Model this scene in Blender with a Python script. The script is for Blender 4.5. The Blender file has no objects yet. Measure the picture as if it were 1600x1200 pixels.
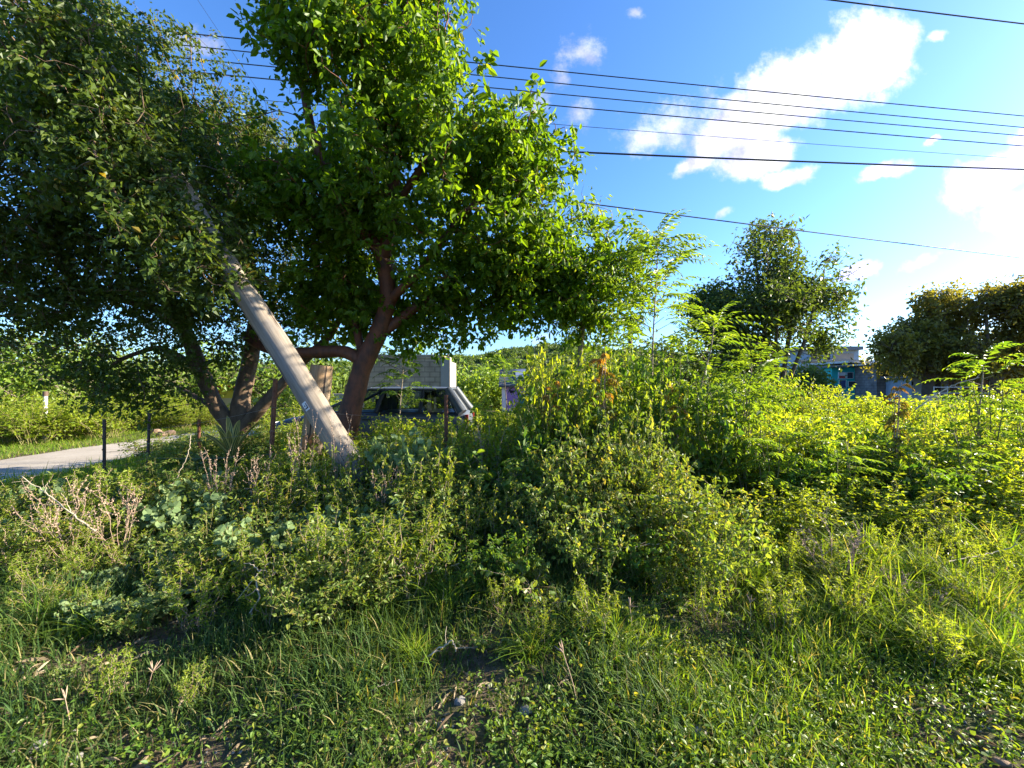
import bpy, math
import numpy as np

PI = math.pi
F, CH = 640.0, 1.6            # focal length in photo pixels, eye height
scn = bpy.context.scene
COL = scn.collection
UP = np.array([0, 0, 1.0])


def at(px, py, Y):
    """a point of the place: photo column/row at its real distance Y"""
    return np.array([(px - 800) / F * Y, Y, CH + (600 - py) / F * Y])


def nrm(a):
    a = np.asarray(a, float)
    return a / np.maximum(np.linalg.norm(a, axis=-1, keepdims=True), 1e-9)


# ------------------------------------------------------------------ mesh builder
class MB:
    def __init__(s):
        s.V, s.Fc, s.n = [], [], 0

    def add(s, v, f, mat=0, var=0.5, smooth=False):
        v = np.asarray(v, float).reshape(-1, 3)
        f = np.asarray(f, int)
        s.V.append(v)
        s.Fc.append((f + s.n, np.full(len(f), mat), np.broadcast_to(np.asarray(var, float), (len(f),)), smooth))
        s.n += len(v)

    def mesh(s, name, mats, origin=(0, 0, 0)):
        me = bpy.data.meshes.new(name)
        if s.n:
            V = np.concatenate(s.V) - np.asarray(origin, float)
            me.vertices.add(len(V))
            me.vertices.foreach_set('co', V.astype(np.float32).ravel())
            loops = np.concatenate([f.ravel() for f, *_ in s.Fc])
            tot = np.concatenate([np.full(len(f), f.shape[1]) for f, *_ in s.Fc])
            start = np.concatenate([[0], np.cumsum(tot)[:-1]])
            me.loops.add(len(loops))
            me.loops.foreach_set('vertex_index', loops.astype(np.int32))
            me.polygons.add(len(tot))
            me.polygons.foreach_set('loop_start', start.astype(np.int32))
            me.polygons.foreach_set('loop_total', tot.astype(np.int32))
            me.polygons.foreach_set('material_index', np.concatenate([m for _, m, _, _ in s.Fc]).astype(np.int32))
            me.polygons.foreach_set('use_smooth', np.concatenate([np.full(len(f), sm) for f, _, _, sm in s.Fc]))
            a = me.attributes.new('var', 'FLOAT', 'FACE')
            a.data.foreach_set('value', np.concatenate([v for _, _, v, _ in s.Fc]).astype(np.float32))
            me.update(calc_edges=True)
            me.validate()
        for m in (mats if isinstance(mats, (list, tuple)) else [mats]):
            me.materials.append(m)
        return me

    def build(s, name, mats, parent=None, origin=None, **tags):
        """link as ONE mesh object; world-space vertices, moved into the parent's frame or to origin"""
        if parent is not None:
            org = np.array(parent_origin(parent))
        else:
            org = np.zeros(3) if origin is None else np.asarray(origin, float)
        o = bpy.data.objects.new(name, s.mesh(name, mats, org))
        COL.objects.link(o)
        if parent is not None:
            o.parent = parent
        else:
            o.location = org
        for k, v in tags.items():
            o[k] = v
        return o


def parent_origin(p):
    v = np.zeros(3)
    while p is not None:
        v = v + np.array(p.location)
        p = p.parent
    return v


def thing(name, label, category, loc=(0, 0, 0), group=None):
    o = bpy.data.objects.new(name, None)
    o.empty_display_size = 0.2
    COL.objects.link(o)
    o.location = tuple(float(c) for c in loc)
    tag(o, label, category, group)
    return o


def tag(o, label, category, group=None):
    o['label'] = label
    o['category'] = category
    if group:
        o['group'] = group
    return o


def copy_tree(o, parent=None):
    kids = [c for c in scn.objects if c.parent == o]
    c = o.copy()
    COL.objects.link(c)
    c.parent = parent
    for k in kids:
        copy_tree(k, c)
    return c


# ------------------------------------------------------------------ shapes
def box(mb, c, d, rz=0.0, mat=0, var=0.5):
    c = np.asarray(c, float)
    h = np.asarray(d, float) / 2
    s = np.array([[x, y, z] for z in (-1, 1) for y in (-1, 1) for x in (-1, 1)]) * h
    cz, sz = math.cos(rz), math.sin(rz)
    s = s @ np.array([[cz, sz, 0], [-sz, cz, 0], [0, 0, 1]])
    mb.add(s + c, [[0, 2, 3, 1], [4, 5, 7, 6], [0, 1, 5, 4], [2, 6, 7, 3], [0, 4, 6, 2], [1, 3, 7, 5]], mat, var)


def box2(mb, lo, hi, mat=0, var=0.5):
    lo, hi = np.asarray(lo, float), np.asarray(hi, float)
    box(mb, (lo + hi) / 2, hi - lo, 0, mat, var)


def tube(mb, pts, radii, n=6, mat=0, var=0.5, cap=True):
    pts = np.asarray(pts, float)
    m = len(pts)
    radii = np.broadcast_to(np.asarray(radii, float), (m,))
    t = np.empty_like(pts)
    t[1:-1] = pts[2:] - pts[:-2]
    t[0], t[-1] = pts[1] - pts[0], pts[-1] - pts[-2]
    t = nrm(t)
    ref = np.array([0, 0, 1.0]) if abs(t[0][2]) < 0.9 else np.array([1.0, 0, 0])
    u = nrm(np.cross(t[0], ref))
    ang = np.arange(n) * 2 * PI / n
    ca, sa = np.cos(ang)[:, None], np.sin(ang)[:, None]
    V = []
    for i in range(m):
        u = u - t[i] * np.dot(u, t[i])
        u = u / max(np.linalg.norm(u), 1e-9)
        w = np.cross(t[i], u)
        V.append(pts[i] + radii[i] * (ca * u + sa * w))
    V = np.concatenate(V)
    k = np.arange(n)
    k2 = (k + 1) % n
    Fq = np.concatenate([np.stack([i * n + k, i * n + k2, (i + 1) * n + k2, (i + 1) * n + k], 1) for i in range(m - 1)])
    mb.add(V, Fq, mat, var, True)
    if cap:
        mb.add(V[:n], [list(range(n))[::-1]], mat, var)
        mb.add(V[-n:], [list(range(n))], mat, var)


def smooth_path(pts, per=6):
    """Catmull-Rom through control points"""
    p = np.asarray(pts, float)
    p = np.concatenate([[2 * p[0] - p[1]], p, [2 * p[-1] - p[-2]]])
    out = []
    for i in range(1, len(p) - 2):
        for t in np.linspace(0, 1, per, endpoint=False):
            a, b, c, d = p[i - 1], p[i], p[i + 1], p[i + 2]
            out.append(0.5 * (2 * b + (c - a) * t + (2 * a - 5 * b + 4 * c - d) * t * t + (3 * b - a - 3 * c + d) * t ** 3))
    out.append(p[-2])
    return np.array(out)


# leaf templates: (along, across, lift) and faces
LEAF = {
    'diamond': (np.array([[0, 0, 0], [.45, -.5, .1], [1, 0, -.12], [.45, .5, .1]]), [[0, 1, 2], [0, 2, 3]]),
    'oval': (np.array([[0, 0, 0], [.28, -.45, .07], [.66, -.42, .05], [1, 0, -.14], [.66, .42, .05], [.28, .45, .07]]),
             [[0, 1, 2, 3], [0, 3, 4, 5]]),
    'lance': (np.array([[0, 0, 0], [.3, -.5, .05], [.65, -.33, .0], [1, 0, -.2], [.65, .33, .0], [.3, .5, .05]]),
              [[0, 1, 2, 3], [0, 3, 4, 5]]),
    'round': (np.array([[.12, 0, -.02], [0, -.3, .05], [.32, -.55, .1], [.75, -.4, .02], [1, 0, -.14],
                        [.75, .4, .02], [.32, .55, .1], [0, .3, .05]]),
              [[0, 1, 2, 3], [0, 3, 4, 5], [0, 5, 6, 7]]),
}


def leaves(mb, P, D, N, L, W, shape='diamond', mat=0, var=0.5):
    P, D, N = np.asarray(P, float), nrm(D), np.asarray(N, float)
    n = len(P)
    N = nrm(N - D * (N * D).sum(1, keepdims=True))
    B = np.cross(N, D)
    T, fc = LEAF[shape]
    L = np.broadcast_to(L, (n,))[:, None, None]
    W = np.broadcast_to(W, (n,))[:, None, None]
    V = P[:, None] + T[None, :, 0:1] * L * D[:, None] + T[None, :, 1:2] * W * B[:, None] + T[None, :, 2:3] * L * N[:, None]
    k = len(T)
    fa = np.array(fc)
    idx = (np.arange(n) * k)[:, None, None] + fa[None]
    v = np.repeat(np.broadcast_to(np.asarray(var, float), (n,)), len(fc))
    mb.add(V.reshape(-1, 3), idx.reshape(-1, fa.shape[1]), mat, v)


# ------------------------------------------------------------------ materials
def newmat(name):
    m = bpy.data.materials.new(name)
    m.use_nodes = True
    nt = m.node_tree
    nt.nodes.clear()
    out = nt.nodes.new('ShaderNodeOutputMaterial')
    return m, nt, out


def nd(nt, typ, ins=None, **props):
    n = nt.nodes.new(typ)
    for k, v in props.items():
        setattr(n, k, v)
    for k, v in (ins or {}).items():
        if isinstance(v, bpy.types.NodeSocket):
            nt.links.new(v, n.inputs[k])
        else:
            n.inputs[k].default_value = v
    return n


def c4(c):
    return (c[0], c[1], c[2], 1.0)


def mixc(nt, fac, a, b, mode='MIX'):
    n = nt.nodes.new('ShaderNodeMix')
    n.data_type = 'RGBA'
    n.blend_type = mode
    for k, v in ((0, fac), (6, a), (7, b)):
        if isinstance(v, bpy.types.NodeSocket):
            nt.links.new(v, n.inputs[k])
        else:
            n.inputs[k].default_value = c4(v) if isinstance(v, (tuple, list)) and len(v) == 3 else v
    return n.outputs[2]


def leaf_mat(name, a, b, c=None, trans=0.42, tint=(2.0, 1.75, 0.55), rough=0.45, spec=0.35):
    """leaf colour varies leaf by leaf (attribute var 0..1: a -> b, above 0.93 -> c); light passes through"""
    m, nt, out = newmat(name)
    at_ = nd(nt, 'ShaderNodeAttribute', attribute_name='var')
    oi = nd(nt, 'ShaderNodeObjectInfo')
    rmp = nd(nt, 'ShaderNodeValToRGB', {'Fac': at_.outputs['Fac']})
    cr = rmp.color_ramp
    cr.elements[0].position, cr.elements[0].color = 0.0, c4(a)
    cr.elements[1].position, cr.elements[1].color = 0.88, c4(b)
    if c is not None:
        e = cr.elements.new(0.97)
        e.color = c4(c)
    mul = nd(nt, 'ShaderNodeMapRange', {'Value': oi.outputs['Random'], 3: 0.82, 4: 1.2})
    hsv = nd(nt, 'ShaderNodeHueSaturation', {'Color': rmp.outputs['Color'], 'Value': mul.outputs[0], 'Saturation': 1.0})
    col = hsv.outputs['Color']
    tcol = mixc(nt, 1.0, col, tint, 'MULTIPLY')
    p = nd(nt, 'ShaderNodeBsdfPrincipled', {'Base Color': col, 'Roughness': rough, 'Specular IOR Level': spec})
    t = nd(nt, 'ShaderNodeBsdfTranslucent', {'Color': tcol})
    mx = nd(nt, 'ShaderNodeMixShader', {0: trans, 1: p.outputs[0], 2: t.outputs[0]})
    nt.links.new(mx.outputs[0], out.inputs[0])
    return m


def plain_mat(name, col, rough=0.6, spec=0.4, metal=0.0, noise=0.0, scale=6.0, dark=None, bump=0.0, stretch=(1, 1, 1)):
    m, nt, out = newmat(name)
    p = nd(nt, 'ShaderNodeBsdfPrincipled', {'Base Color': c4(col), 'Roughness': rough, 'Specular IOR Level': spec, 'Metallic': metal})
    if noise > 0 or bump > 0:
        tc = nd(nt, 'ShaderNodeTexCoord')
        mp = nd(nt, 'ShaderNodeMapping', {'Vector': tc.outputs['Object'], 'Scale': stretch})
        nz = nd(nt, 'ShaderNodeTexNoise', {'Vector': mp.outputs[0], 'Scale': scale, 'Detail': 8.0, 'Roughness': 0.65})
        mr = nd(nt, 'ShaderNodeMapRange', {'Value': nz.outputs['Fac'], 1: 0.35, 2: 0.68})
        if noise > 0:
            d = dark or tuple(c * 0.45 for c in col)
            f = nd(nt, 'ShaderNodeMath', {0: mr.outputs[0], 1: noise}, operation='MULTIPLY')
            nt.links.new(mixc(nt, f.outputs[0], col, d), p.inputs['Base Color'])
        if bump > 0:
            b = nd(nt, 'ShaderNodeBump', {'Height': nz.outputs['Fac'], 'Strength': bump, 'Distance': 0.02})
            nt.links.new(b.outputs[0], p.inputs['Normal'])
    nt.links.new(p.outputs[0], out.inputs[0])
    return m


def glass_mat(name, tint=(0.5, 0.6, 0.62), opac=0.25):
    m, nt, out = newmat(name)
    tr = nd(nt, 'ShaderNodeBsdfTransparent', {'Color': c4(tint)})
    gl = nd(nt, 'ShaderNodeBsdfGlossy', {'Color': (0.55, 0.57, 0.6, 1), 'Roughness': 0.05})
    lw = nd(nt, 'ShaderNodeLayerWeight', {'Blend': 0.35})
    f = nd(nt, 'ShaderNodeMath', {0: lw.outputs['Fresnel'], 1: opac}, operation='ADD')
    f.use_clamp = True
    mx = nd(nt, 'ShaderNodeMixShader', {0: f.outputs[0], 1: tr.outputs[0], 2: gl.outputs[0]})
    nt.links.new(mx.outputs[0], out.inputs[0])
    return m
M = {}
M['gumbo_leaf'] = leaf_mat('gumbo_leaf', (.055, .13, .008), (.155, .26, .014), (.26, .25, .02), trans=.57)
M['dark_leaf'] = leaf_mat('dark_leaf', (.028, .06, .010), (.075, .11, .015), (.2, .15, .02), trans=.45)
M['mid_leaf'] = leaf_mat('mid_leaf', (.05, .12, .014), (.12, .19, .022), None, trans=.48)
M['neem_leaf'] = leaf_mat('neem_leaf', (.08, .165, .015), (.17, .25, .025), (.26, .25, .03), trans=.5)
M['far_leaf'] = leaf_mat('far_leaf', (.045, .085, .018), (.095, .14, .028), None, trans=.42)
M['far_bright_leaf'] = leaf_mat('far_bright_leaf', (.10, .18, .025), (.19, .26, .04), None, trans=.48)
M['olive_leaf'] = leaf_mat('olive_leaf', (.10, .105, .022), (.18, .17, .035), (.22, .15, .04), trans=.48)
M['thicket_leaf'] = leaf_mat('thicket_leaf', (.12, .20, .016), (.26, .315, .026), (.38, .33, .06), trans=.52)
M['shrub_leaf'] = leaf_mat('shrub_leaf', (.075, .14, .022), (.17, .22, .042), (.32, .27, .06), trans=.45)
M['shoot_leaf'] = leaf_mat('shoot_leaf', (.11, .18, .02), (.22, .27, .032), (.36, .28, .06), trans=.48)
M['velvet_leaf'] = leaf_mat('velvet_leaf', (.13, .20, .085), (.21, .275, .13), (.28, .31, .13), trans=.4, rough=.75, spec=.15, tint=(1.7, 1.6, .6))
M['red_leaf'] = leaf_mat('red_leaf', (.16, .20, .03), (.36, .22, .04), (.42, .11, .05), trans=.48, tint=(1.7, 1.5, .5))
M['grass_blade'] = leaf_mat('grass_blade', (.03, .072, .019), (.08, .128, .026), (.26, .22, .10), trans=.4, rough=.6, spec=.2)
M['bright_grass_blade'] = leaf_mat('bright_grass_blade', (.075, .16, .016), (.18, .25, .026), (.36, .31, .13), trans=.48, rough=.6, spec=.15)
M['cover_leaf'] = leaf_mat('cover_leaf', (.07, .15, .018), (.16, .23, .03), (.28, .27, .05), trans=.45)
M['agave_leaf'] = leaf_mat('agave_leaf', (.06, .11, .03), (.5, .42, .14), None, trans=.2)
M['dry_stem'] = plain_mat('dry_stem', (.34, .25, .18), .8, .2, noise=.6, scale=30)
M['green_stem'] = plain_mat('green_stem', (.16, .17, .06), .7, .25, noise=.6, scale=30, dark=(.17, .09, .05))
M['pink_stalk'] = plain_mat('pink_stalk', (.36, .255, .19), .85, .15, noise=.6, scale=40)
M['bare_stick'] = plain_mat('bare_stick', (.46, .38, .28), .8, .2, noise=.7, scale=25)
M['gumbo_bark'] = plain_mat('gumbo_bark', (.17, .058, .028), .6, .3, noise=1.0, scale=9, dark=(.045, .024, .017), bump=.9, stretch=(1, 1, .45))
M['grey_bark'] = plain_mat('grey_bark', (.17, .115, .075), .8, .2, noise=.9, scale=7, dark=(.055, .035, .025), bump=.6, stretch=(1, 1, .5))
M['pale_bark'] = plain_mat('pale_bark', (.26, .21, .15), .8, .2, noise=.7, scale=9, bump=.4)
M['far_bark'] = plain_mat('far_bark', (.12, .09, .065), .85, .2, noise=.6, scale=4)
M['rust'] = plain_mat('rust', (.20, .085, .045), .85, .2, noise=.9, scale=22, dark=(.07, .035, .03), bump=.4)
M['black_steel'] = plain_mat('black_steel', (.025, .022, .022), .6, .4, noise=.6, scale=25, dark=(.07, .04, .03))
M['wire'] = plain_mat('wire', (.22, .19, .17), .5, .5, metal=.5)
M['cable'] = plain_mat('cable', (.02, .022, .028), .5, .4)
M['stone'] = plain_mat('stone', (.24, .225, .21), .85, .25, noise=.7, scale=18, bump=.5)
M['tan_stone'] = plain_mat('tan_stone', (.24, .16, .11), .85, .25, noise=.7, scale=18, bump=.5)


def wood_mat(name, a, b, crack=(.05, .035, .03)):
    m, nt, out = newmat(name)
    tc = nd(nt, 'ShaderNodeTexCoord')
    mp = nd(nt, 'ShaderNodeMapping', {'Vector': tc.outputs['Object'], 'Scale': (1, 1, .05)})
    grain = nd(nt, 'ShaderNodeTexNoise', {'Vector': mp.outputs[0], 'Scale': 26.0, 'Detail': 10.0, 'Roughness': .65, 'Distortion': .35})
    mp2 = nd(nt, 'ShaderNodeMapping', {'Vector': tc.outputs['Object'], 'Scale': (1, 1, .35)})
    blot = nd(nt, 'ShaderNodeTexNoise', {'Vector': mp2.outputs[0], 'Scale': 5.0, 'Detail': 7.0})
    f = nd(nt, 'ShaderNodeMapRange', {'Value': blot.outputs['Fac'], 1: .38, 2: .62})
    base = mixc(nt, f.outputs[0], a, b)
    g = nd(nt, 'ShaderNodeMapRange', {'Value': grain.outputs['Fac'], 1: .3, 2: .7, 3: .5, 4: 1.2})
    gc = nd(nt, 'ShaderNodeCombineXYZ', {0: g.outputs[0], 1: g.outputs[0], 2: g.outputs[0]})
    base = mixc(nt, 1.0, base, gc.outputs[0], 'MULTIPLY')
    mp3 = nd(nt, 'ShaderNodeMapping', {'Vector': tc.outputs['Object'], 'Scale': (1, 1, .035)})
    ck = nd(nt, 'ShaderNodeTexNoise', {'Vector': mp3.outputs[0], 'Scale': 16.0, 'Detail': 3.0, 'Distortion': .6})
    ckm = nd(nt, 'ShaderNodeMapRange', {'Value': ck.outputs['Fac'], 1: .62, 2: .66})
    base = mixc(nt, ckm.outputs[0], base, crack)
    p = nd(nt, 'ShaderNodeBsdfPrincipled', {'Base Color': base, 'Roughness': .85, 'Specular IOR Level': .15})
    b_ = nd(nt, 'ShaderNodeBump', {'Height': grain.outputs['Fac'], 'Strength': .35, 'Distance': .01})
    nt.links.new(b_.outputs[0], p.inputs['Normal'])
    nt.links.new(p.outputs[0], out.inputs[0])
    return m


M['pole_wood'] = wood_mat('pole_wood', (.205, .18, .16), (.29, .235, .18))
M['stub_wood'] = wood_mat('stub_wood', (.28, .215, .15), (.38, .23, .12))
M['raw_wood'] = wood_mat('raw_wood', (.62, .26, .09), (.5, .2, .08))


def ground_mat():
    m, nt, out = newmat('soil')
    tc = nd(nt, 'ShaderNodeTexCoord')
    n1 = nd(nt, 'ShaderNodeTexNoise', {'Vector': tc.outputs['Object'], 'Scale': 1.3, 'Detail': 6.0})
    n2 = nd(nt, 'ShaderNodeTexNoise', {'Vector': tc.outputs['Object'], 'Scale': 28.0, 'Detail': 8.0, 'Roughness': .7})
    f1 = nd(nt, 'ShaderNodeMapRange', {'Value': n1.outputs['Fac'], 1: .4, 2: .6})
    f2 = nd(nt, 'ShaderNodeMapRange', {'Value': n2.outputs['Fac'], 1: .35, 2: .7})
    soil = mixc(nt, f2.outputs[0], (.075, .052, .036), (.17, .125, .09))
    green = mixc(nt, f2.outputs[0], (.045, .06, .018), (.10, .115, .04))
    col = mixc(nt, f1.outputs[0], soil, green)
    p = nd(nt, 'ShaderNodeBsdfPrincipled', {'Base Color': col, 'Roughness': .95, 'Specular IOR Level': .1})
    b_ = nd(nt, 'ShaderNodeBump', {'Height': n2.outputs['Fac'], 'Strength': .8, 'Distance': .03})
    nt.links.new(b_.outputs[0], p.inputs['Normal'])
    nt.links.new(p.outputs[0], out.inputs[0])
    return m


def road_mat():
    m, nt, out = newmat('worn_concrete')
    tc = nd(nt, 'ShaderNodeTexCoord')
    n1 = nd(nt, 'ShaderNodeTexNoise', {'Vector': tc.outputs['Object'], 'Scale': .9, 'Detail': 6.0})
    n2 = nd(nt, 'ShaderNodeTexNoise', {'Vector': tc.outputs['Object'], 'Scale': 40.0, 'Detail': 6.0, 'Roughness': .7})
    f1 = nd(nt, 'ShaderNodeMapRange', {'Value': n1.outputs['Fac'], 1: .4, 2: .65})
    f2 = nd(nt, 'ShaderNodeMapRange', {'Value': n2.outputs['Fac'], 1: .3, 2: .7, 3: .7, 4: 1.15})
    col = mixc(nt, f1.outputs[0], (.42, .37, .31), (.31, .265, .215))
    gc = nd(nt, 'ShaderNodeCombineXYZ', {0: f2.outputs[0], 1: f2.outputs[0], 2: f2.outputs[0]})
    col = mixc(nt, 1.0, col, gc.outputs[0], 'MULTIPLY')
    p = nd(nt, 'ShaderNodeBsdfPrincipled', {'Base Color': col, 'Roughness': .9, 'Specular IOR Level': .2})
    nt.links.new(p.outputs[0], out.inputs[0])
    return m


M['soil'] = ground_mat()
M['road'] = road_mat()
M['hill'] = plain_mat('hill', (.055, .075, .035), .95, .1, noise=.8, scale=.08, dark=(.035, .05, .028))
M['car_paint'] = plain_mat('car_paint', (.07, .08, .097), .5, .3, noise=.3, scale=4, dark=(.05, .055, .065))
M['black_plastic'] = plain_mat('black_plastic', (.02, .02, .022), .6, .3)
M['rubber'] = plain_mat('rubber', (.02, .02, .02), .9, .2)
M['alloy'] = plain_mat('alloy', (.45, .45, .46), .4, .5, metal=.8)
M['seat_cloth'] = plain_mat('seat_cloth', (.06, .06, .065), .9, .1)
M['car_glass'] = glass_mat('car_glass', (.62, .7, .7), .08)
M['dark_glass'] = glass_mat('dark_glass', (.3, .35, .38), .15)
M['lamp_white'] = plain_mat('lamp_white', (.75, .75, .75), .15, .5)
M['lamp_red'] = plain_mat('lamp_red', (.35, .02, .02), .2, .5)


def block_mat(name, a, b, mortar):
    m, nt, out = newmat(name)
    tc = nd(nt, 'ShaderNodeTexCoord')
    sep = nd(nt, 'ShaderNodeSeparateXYZ', {0: tc.outputs['Object']})
    sm = nd(nt, 'ShaderNodeMath', {0: sep.outputs[0], 1: sep.outputs[1]}, operation='ADD')
    cb = nd(nt, 'ShaderNodeCombineXYZ', {0: sm.outputs[0], 1: sep.outputs[2]})
    br = nd(nt, 'ShaderNodeTexBrick', {'Vector': cb.outputs[0], 'Color1': c4(a), 'Color2': c4(b), 'Mortar': c4(mortar), 'Scale': 1.0,
                                       'Mortar Size': .022, 'Brick Width': .42, 'Row Height': .21})
    nz = nd(nt, 'ShaderNodeTexNoise', {'Vector': tc.outputs['Object'], 'Scale': 2.0, 'Detail': 8.0})
    g = nd(nt, 'ShaderNodeMapRange', {'Value': nz.outputs['Fac'], 1: .3, 2: .7, 3: .6, 4: 1.15})
    gc = nd(nt, 'ShaderNodeCombineXYZ', {0: g.outputs[0], 1: g.outputs[0], 2: g.outputs[0]})
    col = mixc(nt, 1.0, br.outputs['Color'], gc.outputs[0], 'MULTIPLY')
    p = nd(nt, 'ShaderNodeBsdfPrincipled', {'Base Color': col, 'Roughness': .9, 'Specular IOR Level': .15})
    nt.links.new(p.outputs[0], out.inputs[0])
    return m


M['tan_block'] = block_mat('tan_block', (.46, .345, .235), (.37, .28, .19), (.27, .20, .14))
M['grey_block'] = block_mat('grey_block', (.25, .235, .23), (.22, .21, .21), (.17, .16, .16))
for nme, col in dict(pale_plaster=(.34, .295, .25), grey_plaster=(.30, .30, .31), teal=(.03, .45, .46), navy=(.05, .075, .20), slate=(.17, .21, .30),
                     white_paint=(.75, .76, .8), purple=(.36, .22, .52), roof_grey=(.16, .18, .20), dark_roof=(.06, .075, .09), brown=(.10, .065, .05),
                     cream=(.6, .45, .3), yellow=(.75, .55, .08), red=(.45, .06, .05), blue_grey=(.33, .42, .52), pale_teal=(.36, .47, .47),
                     dark_opening=(.02, .02, .025), brown_shutter=(.22, .14, .09), galvanised=(.55, .55, .55), aluminium=(.6, .6, .62)).items():
    M[nme] = plain_mat(nme, col, .75, .3, noise=.4, scale=2.5, dark=tuple(c * .7 for c in col))
M['window_glass'] = plain_mat('window_glass', (.04, .05, .07), .1, .6)
# ------------------------------------------------------------------ trees by space colonisation
def colonize(paths, attr, step, infl, kill, iters, rng, lift=0.05, prad=None):
    """paths: hand-drawn trunk and limbs (each a polyline; all but the first start on an earlier one). Grows twigs to the points attr."""
    nodes, par, rmin = [], [], []
    for k, p in enumerate(paths):
        p = np.asarray(p, float)
        seg = np.linalg.norm(np.diff(p, axis=0), axis=1)
        pts = []
        for a, b, l in zip(p[:-1], p[1:], seg):
            m = max(1, int(round(l / step)))
            pts += [a + (b - a) * t for t in np.arange(m) / m]
        pts.append(p[-1])
        if k == 0:
            prev = -1
        else:
            prev = int(np.argmin(np.linalg.norm(np.array(nodes) - pts[0], axis=1)))
            pts = pts[1:]
        ra, rb = prad[k] if prad and k < len(prad) else (0, 0)
        for j, q in enumerate(pts):
            rmin.append(ra + (rb - ra) * j / max(1, len(pts) - 1))
            nodes.append(q)
            par.append(prev)
            prev = len(nodes) - 1
    nodes = [np.array(q) for q in nodes]
    A = np.asarray(attr, float)
    NP = np.array(nodes)
    bd = np.full(len(A), 1e9)
    bi = np.zeros(len(A), int)
    for s in range(0, len(NP), 400):
        d = np.linalg.norm(A[:, None] - NP[None, s:s + 400], axis=2)
        j = d.argmin(1)
        dm = d[np.arange(len(A)), j]
        u = dm < bd
        bd[u], bi[u] = dm[u], j[u] + s
    alive = bd > kill
    used = {}
    for it in range(iters):
        sel = np.where(alive & (bd < infl))[0]
        if len(sel) == 0:
            infl *= 1.4
            if infl > 30:
                break
            continue
        ids, inv = np.unique(bi[sel], return_inverse=True)
        acc = np.zeros((len(ids), 3))
        np.add.at(acc, inv, nrm(A[sel] - np.array(nodes)[bi[sel]]))
        acc = nrm(acc) + rng.normal(0, .22, acc.shape) + UP * lift
        new = np.array([nodes[i] for i in ids]) + nrm(acc) * step
        ok = [k for k, i in enumerate(ids) if used.get(i, 0) < 4]
        full = set(int(i) for i in ids if used.get(i, 0) >= 4)
        if full:        # a node that has branched enough hands its farthest point a shoot of its own
            for i in full:
                mine = sel[bi[sel] == i]
                q = mine[np.argmax(bd[mine])]
                nodes.append(nodes[i] + nrm(A[q] - nodes[i]) * step)
                par.append(int(i))
                alive[mine[bd[mine] < step * 1.5]] = False
                NN = nodes[-1]
                dm = np.linalg.norm(A - NN, axis=1)
                u = dm < bd
                bd[u], bi[u] = dm[u], len(nodes) - 1
            alive &= bd > kill
        if not ok:
            continue
        n0 = len(nodes)
        for k in ok:
            used[ids[k]] = used.get(ids[k], 0) + 1
            nodes.append(new[k])
            par.append(int(ids[k]))
        NN = np.array(nodes[n0:])
        al = np.where(alive)[0]
        d = np.linalg.norm(A[al][:, None] - NN[None], axis=2)
        j = d.argmin(1)
        dm = d[np.arange(len(al)), j]
        u = dm < bd[al]
        bd[al[u]], bi[al[u]] = dm[u], j[u] + n0
        alive &= bd > kill
        if not alive.any() or len(nodes) > 9000:
            break
    return np.array(nodes), np.array(par), np.array(rmin)


def pipe_radii(par, tip, base, power=2.3):
    n = len(par)
    acc = np.zeros(n)
    kids = np.zeros(n, int)
    for i in range(n - 1, -1, -1):
        if kids[i] == 0:
            acc[i] = tip ** power
        if par[i] >= 0:
            acc[par[i]] += acc[i]
            kids[par[i]] += 1
    r = acc ** (1 / power)
    # keep twigs, stretch the thick end to the base radius seen in the photo
    g = math.log(base / tip) / math.log(max(r[0] / tip, 1.001))
    return tip * (r / tip) ** max(g, .2), kids


def chains(mb, nodes, par, r, n_big=9, n_small=4, mat=0, minr=0.0):
    n = len(nodes)
    kids = [[] for _ in range(n)]
    for i in range(n):
        if par[i] >= 0:
            kids[par[i]].append(i)
    stack = [i for i in range(n) if par[i] < 0]
    starts = [(i, None) for i in stack]
    while starts:
        i, p = starts.pop()
        ch = [] if p is None else [p]
        ch.append(i)
        while kids[i]:
            ks = sorted(kids[i], key=lambda k: -r[k])
            for k in ks[1:]:
                starts.append((k, i))
            i = ks[0]
            ch.append(i)
        if len(ch) < 2 or r[ch[1]] < minr:
            continue
        rr = r[ch].copy()
        if rr.max() > .04:
            q = np.arange(len(ch))
            rr = rr * (1 + .05 * np.sin(q * 1.9 + ch[-1]) + .035 * np.sin(q * .83 + 2 * ch[-1]))
        if p is not None:
            rr[0] = min(rr[0], rr[1] * 1.25)
        pts = nodes[ch].copy()
        if len(pts) > 3:
            pts[1:-1] = .5 * pts[1:-1] + .25 * (pts[:-2] + pts[2:])
        tube(mb, pts, rr, n_big if rr.max() > .05 else (6 if rr.max() > .02 else n_small), mat, cap=False)


def ell(px, py, Y, rx, ry, rd, w=1.0):
    """one lobe of a crown: centre by photo column/row and distance, radii in metres"""
    return (at(px, py, Y), np.array([rx, rd, ry], float), w)


def lobe_points(lobes, n, rng, clump=9, tight=.28, hollow=.35):
    """points in the union of lobes, gathered in clumps so the crown has gaps and bunches"""
    w = np.array([l[2] * np.prod(l[1]) ** (2 / 3) for l in lobes])
    w /= w.sum()
    pts = []
    nc = max(1, n // clump)
    for k in rng.choice(len(lobes), nc, p=w):
        c, r, _ = lobes[k]
        v = nrm(rng.normal(0, 1, 3)) * rng.uniform(hollow ** 3, 1) ** (1 / 3)
        cc = c + v * r
        pts.append(cc + rng.normal(0, tight, (clump, 3)))
    return np.concatenate(pts)


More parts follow.
